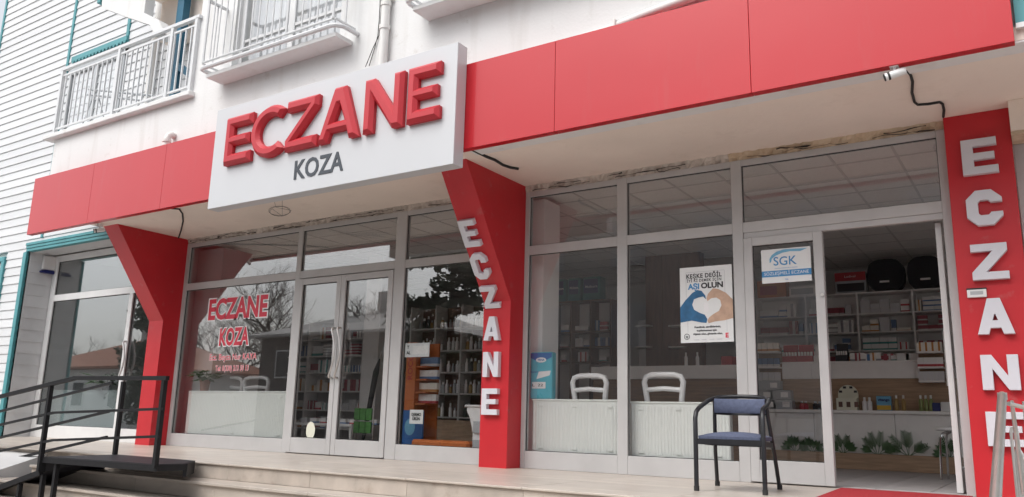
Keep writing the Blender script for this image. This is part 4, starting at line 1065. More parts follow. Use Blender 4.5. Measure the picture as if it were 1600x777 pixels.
# ================================================================== DIAPER PACK and window goods
dpx0, dpx1 = at(832, 590, y=.16).x, at(866, 590, y=.16).x
dz0 = at(900, 624, y=.10).z; dz1 = at(850, 551, y=.16).z
dk_ = thing('diaper_pack', 'light blue diaper pack standing on the radiator right of the lettered pillar', 'pack', ((dpx0+dpx1)/2, .15, dz0))
MB().box(dpx0, dpx1, .105, .205, dz0, dz1, .012).build('bag', 'cyan_pack', dk_)
DW, DH = dpx1-dpx0, dz1-dz0
MB().prism([(dpx0+.004, dz1-.01), (dpx1-.004, dz1-.01), (dpx1-.004, dz1-.11*DH), (dpx0+DW*.5, dz1-.24*DH), (dpx0+.004, dz1-.12*DH)], 'y', .1035, .1048).build('blue_top', 'blue', dk_)
MB().prism([(dpx0+DW*.5+.24*DW*cos(k*pi/10), dz1-.17*DH+.055*DH*sin(k*pi/10)) for k in range(20)], 'y', .1022, .1034).build('oval', 'print_white', dk_)
text('TENA', .06*DH, 'blue', dk_, Matrix.Translation((dpx0+DW*.5, .1018, dz1-.17*DH)) @ FACE, DW*.32, .001, .0003)
text('PANTS', .05*DH, 'blue', dk_, Matrix.Translation((dpx0+DW*.22, .104, dz1-.43*DH)) @ FACE, DW*.36, .0005, .0003)
MB().box(dpx0+.1*DW, dpx0+.72*DW, .1035, .1048, dz0+.22*DH, dz0+.36*DH).build('size_label', 'print_white', dk_)
text('L  22', .08*DH, 'print_dark', dk_, Matrix.Translation((dpx0+DW*.36, .1031, dz0+.29*DH)) @ FACE, DW*.5, .0005, .0003)
MB().prism([(dpx0+.3*DW, dz0+.42*DH), (dpx0+.9*DW, dz0+.5*DH), (dpx0+.95*DW, dz0+.60*DH), (dpx0+.4*DW, dz0+.58*DH)], 'y', .1035, .1048).build('picture', 'print_white', dk_)

# potted plants
def pot_plant(c, r, h, label, nl=26, leaf=.14, m='leaf', pot='terracotta', grp=None):
    t = thing('potted_plant', label, 'plant', c, grp)
    MB().lathe([(r*.72, 0), (r*.95, h*.85), (r*1.05, h*.86), (r*1.05, h), (r*.85, h), (r*.8, h*.9)], c, 14).build('pot', pot, t, smooth=True)
    sm = MB(); rr = random.Random(str(c)); first = None
    for i in range(nl):
        a = rr.uniform(0, 2*pi); e = rr.uniform(.15, 1.2); L_ = leaf*rr.uniform(.7, 1.3); ln = rr.uniform(.08, .26)
        base = Vector(c)+Vector((0, 0, h*.9)); d = Vector((cos(a)*cos(e), sin(a)*cos(e), sin(e)))
        tip = base+d*ln; sm.tube([base, base+d*ln*.5+Vector((0, 0, .02)), tip], .003, 4)
        out = Vector((cos(a), sin(a), rr.uniform(-.5, .3))).normalized(); sd_ = out.cross(Vector((0, 0, 1))).normalized()
        wv = L_*.30; up_ = sd_.cross(out)
        vs = [tip, tip+out*L_*.35+sd_*wv-up_*.008, tip+out*L_*.4+up_*.012, tip+out*L_*.35-sd_*wv-up_*.008, tip+out*L_]
        MB().add(vs, [(0, 1, 2), (1, 4, 2), (2, 4, 3), (0, 2, 3)]).build('leaf', m, t, smooth=True, fix=False)
    sm.build('stem', m, t)
    return t
q = at(318, 612, y=.155); pot_plant((q.x, .165, at(360, 611, y=.10).z), .085, .17, 'potted leafy plant on the radiator behind the lettered window', 30, .15)
q = at(165, 600, y=.155); pot_plant((q.x, .165, at(130, 610, y=.10).z), .08, .12, 'potted broad leafed plant in the window behind the ramp railing', 24, .2, pot='rubber')

# ================================================================== PHARMACY FURNITURE
def shelf_unit(x0, x1, y0, y1, zs, ztop, label, cols=1, m='shelf_white', back='wall_in', zbase=0.008, thick=.022, group=None):
    t = thing('shelf_unit', label, 'shelf', ((x0+x1)/2, (y0+y1)/2, zbase), group)
    for i in range(cols+1):
        xc = x0+(x1-x0)*i/cols
        MB().box(xc-.015, xc+.015, y0, y1-.012, zbase, ztop, .002).build('side_panel', m, t)
    MB().box(x0-.015, x1+.015, y1-.011, y1, zbase, ztop).build('back_panel', back, t)
    for z_ in zs:
        for i in range(cols):
            a = x0+(x1-x0)*i/cols+.016; b = x0+(x1-x0)*(i+1)/cols-.016
            MB().box(a, b, y0+.005, y1-.013, z_-thick, z_, .002).build('shelf_board', m, t)
    return t
BM = []
PAL = [((.82, .81, .80), (.10, .22, .45)), ((.82, .81, .80), (.45, .06, .07)), ((.80, .80, .80), (.06, .30, .28)), ((.82, .82, .80), (.28, .28, .30)), ((.62, .62, .64), (.62, .62, .62)), ((.80, .77, .70), (.50, .22, .05)), ((.30, .06, .08), (.6, .58, .57)), ((.10, .17, .30), (.55, .55, .55))]
for i, (a, b) in enumerate(PAL):
    for j, (lo, hi, ax) in enumerate(((.0, .28, 2), (.4, .72, 0))): BM.append(box_mat('carton%d_%d' % (i, j), a, b, lo, hi, ax))
SIZES = [(.14, .06, .075), (.17, .07, .06), (.09, .06, .16), (.12, .06, .10), (.07, .06, .18), (.20, .08, .05), (.15, .07, .13), (.075, .06, .12)]
PROTO = {}
PNAME = ['white and blue', 'white and red', 'white and green', 'white and grey', 'grey and white', 'cream and orange', 'dark red and white', 'navy and grey']
def carton(c, k, mi, label, group, name='medicine_box'):
    label = label.replace('{c}', PNAME[mi//2]).replace('{s}', ('flat', 'flat', 'upright', 'square', 'tall slim', 'long flat', 'bulky', 'upright')[k])
    key = (k, mi)
    if key not in PROTO:
        sx_, sy_, sz_ = SIZES[k]
        me = MB().box(-sx_/2, sx_/2, -sy_/2, sy_/2, 0, sz_, .002)
        o = me.build(name, BM[mi]); PROTO[key] = o
    else:
        o = PROTO[key].copy(); COL.objects.link(o); o.name = name
    o.location = c; o.rotation_euler = (0, 0, random.uniform(-.06, .06)); tag(o, label, 'box', group); return o
BOT = {}
def bottle(c, k, m, label, group, name='bottle', cat='bottle'):
    key = (k, m)
    if key not in BOT:
        r, h = ((.022, .13), (.03, .17), (.035, .11), (.026, .20))[k]
        b_ = MB().lathe([(r*.95, 0), (r, .01), (r, h*.66), (r*.5, h*.78), (r*.45, h*.80)], (0, 0, 0), 10).build(name, m, smooth=True)
        cp_ = MB().lathe([(r*.52, h*.801), (r*.52, h), (r*.4, h+.004)], (0, 0, 0), 10).build('cap', 'plastic_white' if k % 2 else 'shutter', b_, smooth=True)
        BOT[key] = (b_, cp_); o = b_
    else:
        b_, cp_ = BOT[key]; o = b_.copy(); COL.objects.link(o); o.name = name; c2_ = cp_.copy(); COL.objects.link(c2_); c2_.parent = o
    o.location = c; tag(o, label, cat, group); return o
def fill(x0, x1, y, z, label, group, dens=.8, mis=None, hmax=.16, maxn=99, ks=None):
    x_ = x0+.02; n = 0
    while x_ < x1-.05 and n < maxn:
        if random.random() > dens: x_ += random.uniform(.04, .12); continue
        k = random.choice(ks or range(len(SIZES))); sx_, sy_, sz_ = SIZES[k]
        if x_+sx_ > x1-.01: break
        run = random.randint(1, 4); mi = random.choice(mis or range(len(BM)))
        for _ in range(run):
            if x_+sx_ > x1-.01: break
            carton((x_+sx_/2, y, z), k, mi, label, group); n += 1
            lv = 1
            while sz_*(lv+1) < hmax and random.random() < .75 and sz_ < .11:
                carton((x_+sx_/2, y, z+lv*sz_+.0005*lv), k, mi, label, group); lv += 1; n += 1
            x_ += sx_+.004
        x_ += random.uniform(0, .02)
# --- right back wall shelving behind the counter
YB0, YB1 = 5.7, 6.05
zsR = [at(1250, py, y=YB0).z for py in (575, 548, 518, 490, 463)]; ztopR = at(1250, 459, y=YB0).z
zsR = [1.45, 1.74, 2.03, 2.32, 2.66]
ztopR = 2.66
bx0, bx1 = at(1182, 500, y=YB0).x, at(1520, 480, y=YB0).x
cols = 4
shelf_unit(bx0, bx1, YB0, YB1, [.9]+zsR, ztopR, 'white open medicine shelving on the back wall behind the counter', cols)
for zi, z_ in enumerate(zsR[:-1]):
    for i in range(cols):
        a = bx0+(bx1-bx0)*i/cols+.02; b = bx0+(bx1-bx0)*(i+1)/cols-.02
        fill(a, b, YB0+.1, z_, '{s} {c} box on the %s shelf behind the counter, %s' % (('lowest', 'third', 'second', 'highest')[zi], ('beside the mullion', 'behind the door', 'centre bay', 'below bags')[i]), 'medicine boxes behind the counter', (.9, .85, .96, .99)[i], hmax=.24)
# big packs on top
tz = ztopR
def goods(x0, x1, y0, y1, z0, h, m, label, name='carton', cat='box', extra=None, group=None):
    t = thing(name, label, cat, ((x0+x1)/2, (y0+y1)/2, z0), group)
    MB().box(x0, x1, y0, y1, z0, z0+h, .006).build('body', m, t)
    if extra: extra(t)
    return t
def topx(px): return at(px, 450, y=YB0+.05).x
x0, x1 = topx(1183), topx(1228); goods(x0, x1, YB0+.04, YB0+.3, tz, .30, 'orange', 'orange packs on top of the medicine shelving behind the notice', 'pack', 'pack', lambda t: MB().box(x0+.05, x1-.15, YB0+.037, YB0+.0395, tz+.05, tz+.2).build('print', 'red_box', t))
x0, x1 = topx(1233), topx(1276); goods(x0, x1, YB0+.04, YB0+.3, tz, .17, 'shelf_white', 'pale low pack on top of the shelving behind the glass door', 'pack', 'pack', lambda t: MB().box(x0+.03, x1-.05, YB0+.037, YB0+.0395, tz+.03, tz+.13).build('print', 'shutter', t))
x0, x1 = topx(1305), topx(1354); goods(x0, x1, YB0+.04, YB0+.3, tz, .34, 'shutter', 'red topped carton with photo print on top of the shelving', 'carton', 'box', lambda t: (MB().box(x0+.004, x1-.004, YB0+.036, YB0+.0395, tz+.20, tz+.34).build('red_band', 'red_box', t), MB().box(x0+.03, x1-.03, YB0+.036, YB0+.0395, tz+.03, tz+.16).build('photo', 'print_dark', t), text('Ladival', .05, 'print_white', t, Matrix.Translation(((x0+x1)/2, YB0+.034, tz+.27)) @ FACE, (x1-x0)*.35, 0, .0005)))
for k, (a, b, lab) in enumerate(((1356, 1414, 'left round black bag on top of the medicine shelving'), (1419, 1476, 'right round black bag on top of the medicine shelving'))):
    xa_, xb_ = topx(a), topx(b); t = thing('carry_bag', lab, 'bag', ((xa_+xb_)/2, YB0+.17, tz))
    n = 24; pts = []
    for i in range(n):
        an = 2*pi*i/n; pts.append(((xa_+xb_)/2+(xb_-xa_)/2*(abs(cos(an))**.7)*(1 if cos(an) > 0 else -1), tz+.26+.26*(abs(sin(an))**.7)*(1 if sin(an) > 0 else -1)))
    MB().prism(pts, 'y', YB0+.06, YB0+.28).build('body', 'black_bag', t)
    MB().prism([((p_[0]-(xa_+xb_)/2)*.86+(xa_+xb_)/2, (p_[1]-tz-.26)*.86+tz+.26) for p_ in pts], 'y', YB0+.045, YB0+.059).build('front_panel', 'black_bag', t)
    MB().box(xa_+.18, xa_+.32, YB0+.040, YB0+.0445, tz+.14, tz+.17).build('tag', 'shelf_white', t)
# --- counter
YC = 3.7
cz_l = at(1400, 642, y=YC).z; cz_b0 = at(1330, 592, y=YC+.28).z; cz_b1 = at(1330, 568, y=YC+.28).z
cxa, cxb = at(1176, 640, y=YC).x, .3
ct = thing('shop_counter', 'long white and wood pharmacy counter inside the open door', 'counter', ((cxa+cxb)/2, YC+.4, .008))
pz = at(1400, 711, y=YC).z
MB().box(cxa, cxb, YC-.02, YC+.5, .008, pz, .004).build('plinth', 'wood_light', ct)
sxs = [cxa, at(1272, 680, y=YC).x, at(1400, 690, y=YC).x, cxb]
for a, b in zip(sxs, sxs[1:]): MB().box(a+.002, b-.002, YC+.03, YC+.5, pz+.001, cz_l-.045, .003).build('front_panel', 'shelf_white', ct)
MB().box(cxa-.02, cxb, YC-.01, YC+.5, cz_l-.044, cz_l, .004).build('ledge', 'shelf_white', ct)
MB().box(cxa, cxb, YC+.27, YC+.5, cz_l+.001, cz_b0-.001).build('wood_back', 'wood_light', ct)
bxa, bxb = at(1222, 580, y=YC+.25).x, at(1438, 580, y=YC+.25).x
sxs = [bxa, at(1268, 580, y=YC+.25).x, bxb]
for a, b in zip(sxs, sxs[1:]): MB().box(a+.0015, b-.0015, YC+.24, YC+.5, cz_b0, cz_b1-.001, .003).build('top_band', 'shelf_white', ct)
MB().box(cxa, cxb, YC+.24, YC+.95, cz_b1, cz_b1+.03, .004).build('worktop', 'shelf_white', ct)
for (pa, pb) in ((1185, 1221), (1436, 1476)):
    xa_, xb_ = at(pa, 580, y=YC+.2).x, at(pb, 580, y=YC+.2).x
    MB().box(xa_, xb_, YC+.24, YC+.268, cz_b0-.05, cz_b1+.24).build('niche_back', 'wood', ct)
    for pyy in (549, 573, 595):
        z_ = at((pa+pb)/2, pyy, y=YC+.1).z
        MB().box(xa_, xb_, YC+.07, YC+.24, z_-.022, z_, .003).build('niche_shelf', 'shelf_white', ct)
        n = 4
        for i in range(n):
            if random.random() < .15: continue
            mi = {549: (10, 11), 573: (14, 2), 595: (8, 9)}[pyy][pa > 1300]
            k = 3; wv = (xb_-xa_)/n
            carton((xa_+wv*(i+.5), YC+.14, z_), random.choice((3, 7, 0)) if wv > .1 else 7, mi, '{s} {c} box on the %s side shelf of the counter, %s board' % ('left' if pa < 1300 else 'right', {549: 'top', 573: 'middle', 595: 'bottom'}[pyy]), 'products on the small side shelves')
# products on ledge
zl = cz_l
def lx(px): return at(px, 640, y=YC+.12).x
wv = .20
for (r_, pxs) in ((0, (1190, 1215)), (1, (1190, 1217)), (2, (1201,))):
    for pxx in pxs:
        xx = lx(pxx+(4 if r_ else 8)); t = goods(xx-.155, xx+.155, YC+.04, YC+.2, zl+.133*r_+.0005*r_, .13, 'shutter', 'grey carton in the small stack on the counter ledge', 'carton', 'box', None, 'grey cartons stacked on the counter ledge')
        MB().box(xx+.02, xx+.12, YC+.0375, YC+.0395, zl+.133*r_+.03, zl+.133*r_+.1).build('print', 'shelf_white', t)
for pxx, m_ in ((1254, 'red_box'), (1260, 'red_box'), (1275, 'print_dark'), (1282, 'print_dark')):
    bottle((lx(pxx), YC+.1, zl), 2, m_, 'squat bottle on the counter ledge seen through the glass door', 'squat bottles on the ledge')
xd0, xd1 = lx(1309), lx(1341)
cs = thing('display_stand', 'cream round topped cardboard counter display with small jars', 'display', ((xd0+xd1)/2, YC+.15, zl))
MB().box(xd0, xd1, YC+.05, YC+.2, zl, zl+.16, .004).build('tray', 'cream', cs)
MB().prism([((xd0+xd1)/2+(xd1-xd0)/2*cos(k*pi/12), zl+.21+(xd1-xd0)/2*sin(k*pi/12)) for k in range(13)]+[(xd0, zl+.161), (xd1, zl+.161)], 'y', YC+.19, YC+.2).build('header', 'cream', cs)
for i in range(3): MB().lathe([(.03, 0), (.03, .05), (.0, .05)], (xd0+.07+.1*i, YC+.06, zl+.0), 10).build('print_spot', 'wood', cs) if False else MB().box(xd0+.03+.1*i, xd0+.08+.1*i, YC+.0475, YC+.0495, zl+.04, zl+.11).build('print', 'wood_dark', cs)
for i in range(4):
    a = .3+.85*i; MB().box((xd0+xd1)/2+.1*cos(a)-.02, (xd0+xd1)/2+.1*cos(a)+.02, YC+.1875, YC+.1895, zl+.21+.09*sin(a), zl+.24+.09*sin(a)).build('print', 'print_dark', cs)
for pxx in (1352, 1360): bottle((lx(pxx), YC+.1, zl), 1, 'print_white', 'white bottle standing left of the blue yellow pack on the ledge', 'white bottles on the ledge')
x0, x1 = lx(1371), lx(1394); goods(x0, x1, YC+.08, YC+.14, zl, .19, 'print_ltblue', 'blue and yellow product pack on the counter ledge', 'pack', 'pack', lambda t: (MB().box(x0+.003, x1-.003, YC+.0775, YC+.0795, zl+.01, zl+.07).build('yellow_band', 'yellow', t), text('vitango', .05, 'navy', t, Matrix.Translation(((x0+x1)/2, YC+.077, zl+.14)) @ FACE, (x1-x0)*.8, .002, .0005)))
for pxx in (1402, 1413): bottle((lx(pxx), YC+.1, zl), 3, 'amber', 'slim amber bottle right of the blue yellow pack', 'amber bottles on the ledge')
for pxx in (1440, 1448, 1456): bottle((lx(pxx), YC+.1, zl), 3, 'olive', 'slim greenish bottle near the right end of the ledge', 'greenish bottles on the ledge')
x0, x1 = lx(1458), lx(1470); goods(x0, x1, YC+.06, YC+.16, zl, .11, 'navy', 'navy carton near the right end of the counter ledge', 'carton', 'box')
x0, x1 = lx(1471), lx(1492); goods(x0, x1, YC+.06, YC+.16, zl, .12, 'paper', 'white carton at the right end of the counter ledge', 'carton', 'box')
# products on worktop: red racks
zw = cz_b1+.03
def wx_(px): return at(px, 565, y=YC+.35).x
for (pa, pb, m_, lab) in ((1222, 1245, 'red_box', 'red display rack of sticks on the counter left of the door edge'), (1246, 1270, 'red_box', 'red and white display rack beside the door stile'), (1272, 1284, 'shelf_white', 'white leaflet rack on the counter behind the door stile'), (1306, 1324, 'print_dark', 'black display rack on the counter worktop')):
    xa_, xb_ = wx_(pa), wx_(pb)
    t = thing('display_rack', lab, 'display', ((xa_+xb_)/2, YC+.4, zw))
    MB().box(xa_, xb_, YC+.33, YC+.47, zw, zw+.09, .003).build('tray', m_, t); MB().box(xa_, xb_, YC+.45, YC+.47, zw+.0905, zw+.26, .003).build('header', m_, t)
    n = 5
    for i in range(n): MB().box(xa_+(xb_-xa_)*(i+.2)/n, xa_+(xb_-xa_)*(i+.8)/n, YC+.36, YC+.40, zw+.0905, zw+.15, .002).build('stick', 'shelf_white', t)
for pxx in (1413, 1427): goods(wx_(pxx)-.09, wx_(pxx)+.07, YC+.33, YC+.5, zw, .10, 'paper', 'white tub box on the right of the counter worktop', 'carton', 'box', None, 'white tub boxes on the worktop')
for i in range(9):
    carton((wx_(1332+i*8), YC+.4, zw), random.choice((0, 3, 7)), random.randrange(16), '{s} {c} box on the counter worktop right of the black rack', 'boxes on the worktop')
# fake plants along the counter front
def spray(px, py, py_top, w_px, label):
    b = at(px, py, y=YC-.0); tpz = at(px, py_top, y=YC).z; h = (tpz-pz)*(1.25, .9, 1.15, 1.0, 1.3)[px % 5]; ww = at(px+w_px, py, y=YC).x-at(px, py, y=YC).x
    t = thing('fern_plant', label, 'plant', (b.x, YC-.0, pz), 'small green plants along the counter foot')
    rr = random.Random(px)
    c0_ = Vector((b.x, YC+.006, pz))
    angs = [-1.15, -.7, -.25, .2, .62, 1.1]
    for fnum, a in enumerate(angs):
        a += rr.uniform(-.15, .15); ln = h*(1.08-.30*abs(a))*rr.uniform(.8, 1.1); d = Vector((sin(a), -.22, cos(a))).normalized()
        fr_ = MB(); st_ = Vector((c0_.x+.25*ww*sin(a), YC-.006, pz))
        fr_.tube([st_, st_+d*ln], .004, 4)
        for k in range(3, 9):
            p_ = st_+d*ln*k/9; lw = .115*(1-k/11)+.03
            for s_ in (-1, 1):
                e = Vector((d.z*s_, -.2, -d.x*s_))*.55+d*.8; e.normalize(); nn = d.cross(e)*.01
                sd_ = d*.010
                fr_.add([p_-sd_, p_+sd_, p_+e*lw*.6+sd_+nn, p_+e*lw, p_+e*lw*.6-sd_+nn], [(0, 1, 2, 3, 4)])
        fr_.build('frond', 'leaf_dark', t, fix=False)
for i, (a, b_, c_, w_, lb) in enumerate(((1243, 706, 680, 14, 'leftmost green fern at the counter foot behind the glass door'), (1270, 706, 690, 10, 'low green fern at the counter foot left of the door stile'), (1318, 709, 680, 12, 'green fern at the counter foot just right of the door stile'), (1372, 711, 681, 14, 'green fern in the middle of the counter foot'), (1420, 712, 680, 16, 'widest green fern at the counter foot left of the stool'), (1484, 714, 690, 8, 'green fern half hidden behind the stool at the counter'))): spray(a, b_, c_, w_, lb)
# stool
q = at(1487, 668, y=2.2)
sx_ = q.x; zs_ = q.z
sl_ = thing('stool', 'round white stool with chrome legs by the open door', 'stool', (sx_, 2.3, .008))
MB().lathe([(.16, 0), (.175, .01), (.175, .035), (.15, .045)], (sx_, 2.3, zs_-.04), 20).build('seat', 'plastic_white', sl_, smooth=True)
for k in range(4):
    a = k*pi/2+.6; MB().tube([(sx_+.05*cos(a), 2.3+.05*sin(a), zs_-.05), (sx_+.12*cos(a), 2.3+.12*sin(a), zs_-.07), (sx_+.15*cos(a), 2.3+.15*sin(a), zs_-.13), (sx_+.17*cos(a), 2.3+.17*sin(a), .009)], .013, 8).build('leg', 'chrome', sl_, smooth=True)

# --- middle section: wood panel, small cabinet with teal boxes, counter behind chairs
wpn = thing('wood_panel_wall', 'dark brown wood panel pier inside behind the poster', 'panel', (at(1035, 500, y=4.4).x, 4.5, .008))
xa_, xb_ = at(1008, 450, y=4.4).x, at(1062, 450, y=4.4).x
for a, b in ((xa_, (xa_+xb_)/2), ((xa_+xb_)/2, xb_+.35)): MB().box(a+.003, b-.003, 4.4, 4.6, .009, at(1030, 395, y=4.4).z, .004).build('panel', 'wood_dark', wpn)
xa2, xb2 = at(862, 500, y=4.0).x, at(954, 500, y=4.0).x
zt2 = at(900, 470, y=4.0).z
cabz = [at(900, pyy, y=4.0).z for pyy in (565, 542, 518)]
shelf_unit(xa2, xb2, 4.0, 4.3, cabz+[zt2], zt2, 'brown framed medicine cabinet inside below the dark green boxes', 3, 'wood_dark', 'wall_in')
for z_ in cabz:
    for i in range(3):
        a = xa2+(xb2-xa2)*i/3+.03; b = xa2+(xb2-xa2)*(i+1)/3-.03; fill(a, b, 4.1, z_, '{s} {c} medicine box in the brown framed cabinet', 'medicine boxes in the brown cabinet', .6, maxn=5)
for pxa, pxb, lb in ((866, 884, 'leftmost dark green carton on top of the brown cabinet'), (888, 907, 'middle dark green carton on top of the brown cabinet'), (911, 938, 'rightmost dark green carton on top of the brown cabinet')):
    x0, x1 = at(pxa, 455, y=4.05).x, at(pxb, 455, y=4.05).x
    goods(x0, x1, 4.04, 4.26, zt2, .40, 'teal_box', lb, 'carton', 'box', lambda t: (MB().box(x0+.02, x1-.04, 4.036, 4.0395, zt2+.12, zt2+.36).build('dark_print', 'navy', t), text('Molicare', .06, 'print_white', t, Matrix.Translation(((x0+x1)/2, 4.034, zt2+.23)) @ FACE, (x1-x0)*.7, .001, .0005)))
dsk = thing('desk', 'low wood and white service desk behind the white chairs', 'desk', (-4.4, 3.4, .008))
xa3, xb3 = at(925, 590, y=3.2).x, at(1150, 590, y=3.2).x
zd3 = at(1080, 571, y=3.2).z; zd4 = at(1080, 592, y=3.2).z
MB().box(xa3, xb3, 3.24, 3.6, .009, zd4-.001).build('wood_front', 'wood', dsk); MB().box(xa3-.02, xb3, 3.2, 3.65, zd4, zd3, .004).build('white_top', 'shelf_white', dsk)
for pxx, k, m_ in ((1072, 3, 'shelf_white'), (1090, 3, 'print_white')): bottle((at(pxx, 570, y=3.4).x, 3.4, zd3), k, m_, 'pump bottle on the service desk under the poster', 'pump bottles on the desk')
goods(at(1128, 560, y=3.35).x, at(1146, 560, y=3.35).x, 3.3, 3.5, zd3, .13, 'red_box', 'small pink carton on the service desk beside the mullion', 'carton', 'box')
# glass wall shelves on the wood panel
for pa, pb in ((993, 1007), (1046, 1060)):
    ms = thing('wall_shelf', 'short white shelf %s the dark wood panel' % ('left of' if pa < 1000 else 'right of'), 'shelf', (at(pa, 530, y=4.3).x, 4.4, at(pa, 545, y=4.3).z))
    for pyy in (509, 542, 578):
        z_ = at(pa, pyy, y=4.3).z; MB().box(at(pa, pyy, y=4.3).x, at(pb, pyy, y=4.3).x+.1, 4.25, 4.42, z_-.02, z_, .002).build('board', 'shelf_white', ms)
    MB().box(at(pa, 530, y=4.3).x, at(pb, 530, y=4.3).x+.1, 4.421, 4.44, at(pa, 582, y=4.3).z, at(pa, 500, y=4.3).z).build('back', 'wall_grey', ms)

# --- left bay interior: product shelving behind the double door
yl = 2.5
xa4, xb4 = at(440, 560, y=yl).x, at(566, 560, y=yl).x
zL = [.30, .62, .95, 1.28, 1.58, 1.88]
shelf_unit(xa4, xb4, yl, yl+.32, zL, 2.2, 'grey product shelving seen through the double door', 3, 'shelf_white', 'wall_grey')
for z_ in zL:
    for i in range(3):
        a = xa4+(xb4-xa4)*i/3+.02; b = xa4+(xb4-xa4)*(i+1)/3-.02
        fill(a, b, yl+.09, z_, '{s} {c} box on the %s shelf behind the double door' % ('lowest', 'fifth', 'fourth', 'third', 'second', 'highest')[zL.index(z_)], 'product boxes behind the double door', .97, maxn=9, hmax=.24)
colx = at(566, 560, y=2.3).x; colx2 = at(590, 560, y=2.3).x
MB().box(colx, colx2, 2.3, 2.7, .0, 3.27).build('column', 'wall_in', bld)
yl2 = 1.9
xa5, xb5 = at(637, 600, y=yl2).x, at(760, 600, y=yl2).x
zL2 = [.55, .9, 1.22, 1.55, 1.9]
shelf_unit(xa5, xb5, yl2, yl2+.3, zL2, 2.25, 'dark cosmetics shelving behind the pane left of the lettered pillar', 3, 'wall_grey', 'wood_dark')
for z_ in zL2:
    for i in range(3):
        a = xa5+(xb5-xa5)*i/3+.03; b = xa5+(xb5-xa5)*(i+1)/3-.03
        x_ = a+.03
        while x_ < b-.03:
            bk_k, bk_m = random.choice((0, 1, 3, 3)), random.choice(('print_white', 'shelf_white', 'shutter', 'print_white', 'print_dark', 'amber'))
            if random.random() < .9: bottle((x_, yl2+.1, z_), bk_k, bk_m, ('small', 'stout', '', 'tall')[bk_k]+' '+{'print_white': 'white', 'shelf_white': 'ivory', 'shutter': 'grey', 'print_dark': 'black', 'amber': 'amber'}[bk_m]+' bottle on the %s dark shelf left of the lettered pillar' % ('lowest', 'fourth', 'third', 'second', 'top')[zL2.index(z_)], 'cosmetic bottles')
            x_ += random.choice((.068, .072, .085))
MB().box(xa5, xb5, yl2-.05, yl2-.01, .008, .5).build('wood_front', 'wood_light', bpy.data.objects.get('shelf_unit.002') or bld)
# orange display stand close to the pane
ya = .55
xo0, xo1 = at(633, 600, y=ya).x, at(664, 600, y=ya).x
os_ = thing('display_stand', 'orange and blue cardboard display stand behind the narrow pane', 'display', ((xo0+xo1)/2, ya+.15, .008))
zt5 = at(650, 535, y=ya).z
MB().box(xo0, xo0+.17, ya, ya+.3, .009, zt5, .004).build('side_panel', 'orange', os_)
MB().box(xo0+.17, xo1, ya+.27, ya+.3, .009, zt5, .002).build('back_panel', 'orange', os_)
MB().box(xo0, xo1, ya-.01, ya+.02, .009, .62, .003).build('front_panel', 'blue', os_)
for pyy in (572, 592, 612, 630):
    z_ = at(650, pyy, y=ya).z; MB().box(xo0+.171, xo1, ya+.02, ya+.269, z_-.02, z_, .002).build('tray', 'orange', os_)
    for i in range(4): carton((xo0+.21+.075*i, ya+.12, z_), 7, {572: 14, 592: 0, 612: 10, 630: 2}[pyy], '{c} box on the %s tray of the orange display stand' % {572: 'top', 592: 'second', 612: 'third', 630: 'lowest'}[pyy], 'boxes on the orange stand')
text('ROCCO', .12, 'red_box', os_, Matrix.Translation((xo0+.085, ya-.0015, (zt5+.75)/2+.1)) @ FACE @ Matrix.Rotation(pi/2, 4, 'Z'), None, .002, .0005)
MB().prism([((xo0+.13)+.09*cos(k*pi/10), .40+.11*sin(k*pi/10)) for k in range(20)], 'y', ya-.013, ya-.0105).build('emblem', 'print_ltblue', os_)
for (c4, lab, txt) in (([(633, 538), (671, 534), (671, 556), (633, 560)], 'white paper note high on the narrow pane', 'İLAÇ'), ([(640, 641), (661, 640), (661, 662), (640, 663)], 'white paper note low on the narrow pane', 'DERMO\nÜRÜN')):
    nt_, n0, n1, nz0, nz1 = sheet('paper_note', c4, .02, 'paper', lab, 'note')
    if '\n' in txt: text(txt, (nz1-nz0)*.30, 'print_dark', nt_, Matrix.Translation(((n0+n1)/2, .018, (nz0+nz1)/2)) @ FACE, (n1-n0)*.7, .002, .0004)
    else:
        text('T', (nz1-nz0)*.3, 'print_dark', nt_, Matrix.Translation((n0+.05, .018, nz0+(nz1-nz0)*.7)) @ FACE, None, .002, .0004); text('AL', (nz1-nz0)*.3, 'print_dark', nt_, Matrix.Translation((n0+.06, .018, nz0+(nz1-nz0)*.3)) @ FACE, None, .002, .0004)
        MB().box(n0+.13, n1-.02, .0185, .0195, nz0+.04, nz1-.04).build('print', 'shelf_white', nt_)
# orange cushion at base, white leaflet stand
q0, q1 = at(652, 693, y=.3), at(742, 693, y=.3)
tag(B(q0.x, q1.x, .16, .42, .008, at(700, 690, y=.2).z+.01, .03).build('floor_bench', 'orange'), 'low orange bench pad inside the pane left of the lettered pillar', 'bench')
q0 = at(732, 636, y=.25)
ls = thing('leaflet_stand', 'white curved leaflet stand inside beside the lettered pillar', 'stand', (q0.x+.15, .3, .008))
zt6 = q0.z
prof = [(q0.x+.05, .009), (q0.x+.10, zt6*.30), (q0.x+.10, zt6*.55), (q0.x+.05, zt6*.80), (q0.x+.0, zt6*.93), (q0.x+.0, zt6), (q0.x+.32, zt6), (q0.x+.32, .009)]
MB().prism(prof, 'y', .22, .36).build('body', 'plastic_white', ls)
for zz in (.28, .5): MB().box(q0.x+.12, q0.x+.3, .19, .2195, zz-.14, zz, .003).build('pocket', 'shutter', ls)
MB().box(q0.x-.02, q0.x+.33, .2, .37, zt6+.001, zt6+.025, .004).build('top', 'plastic_white', ls)
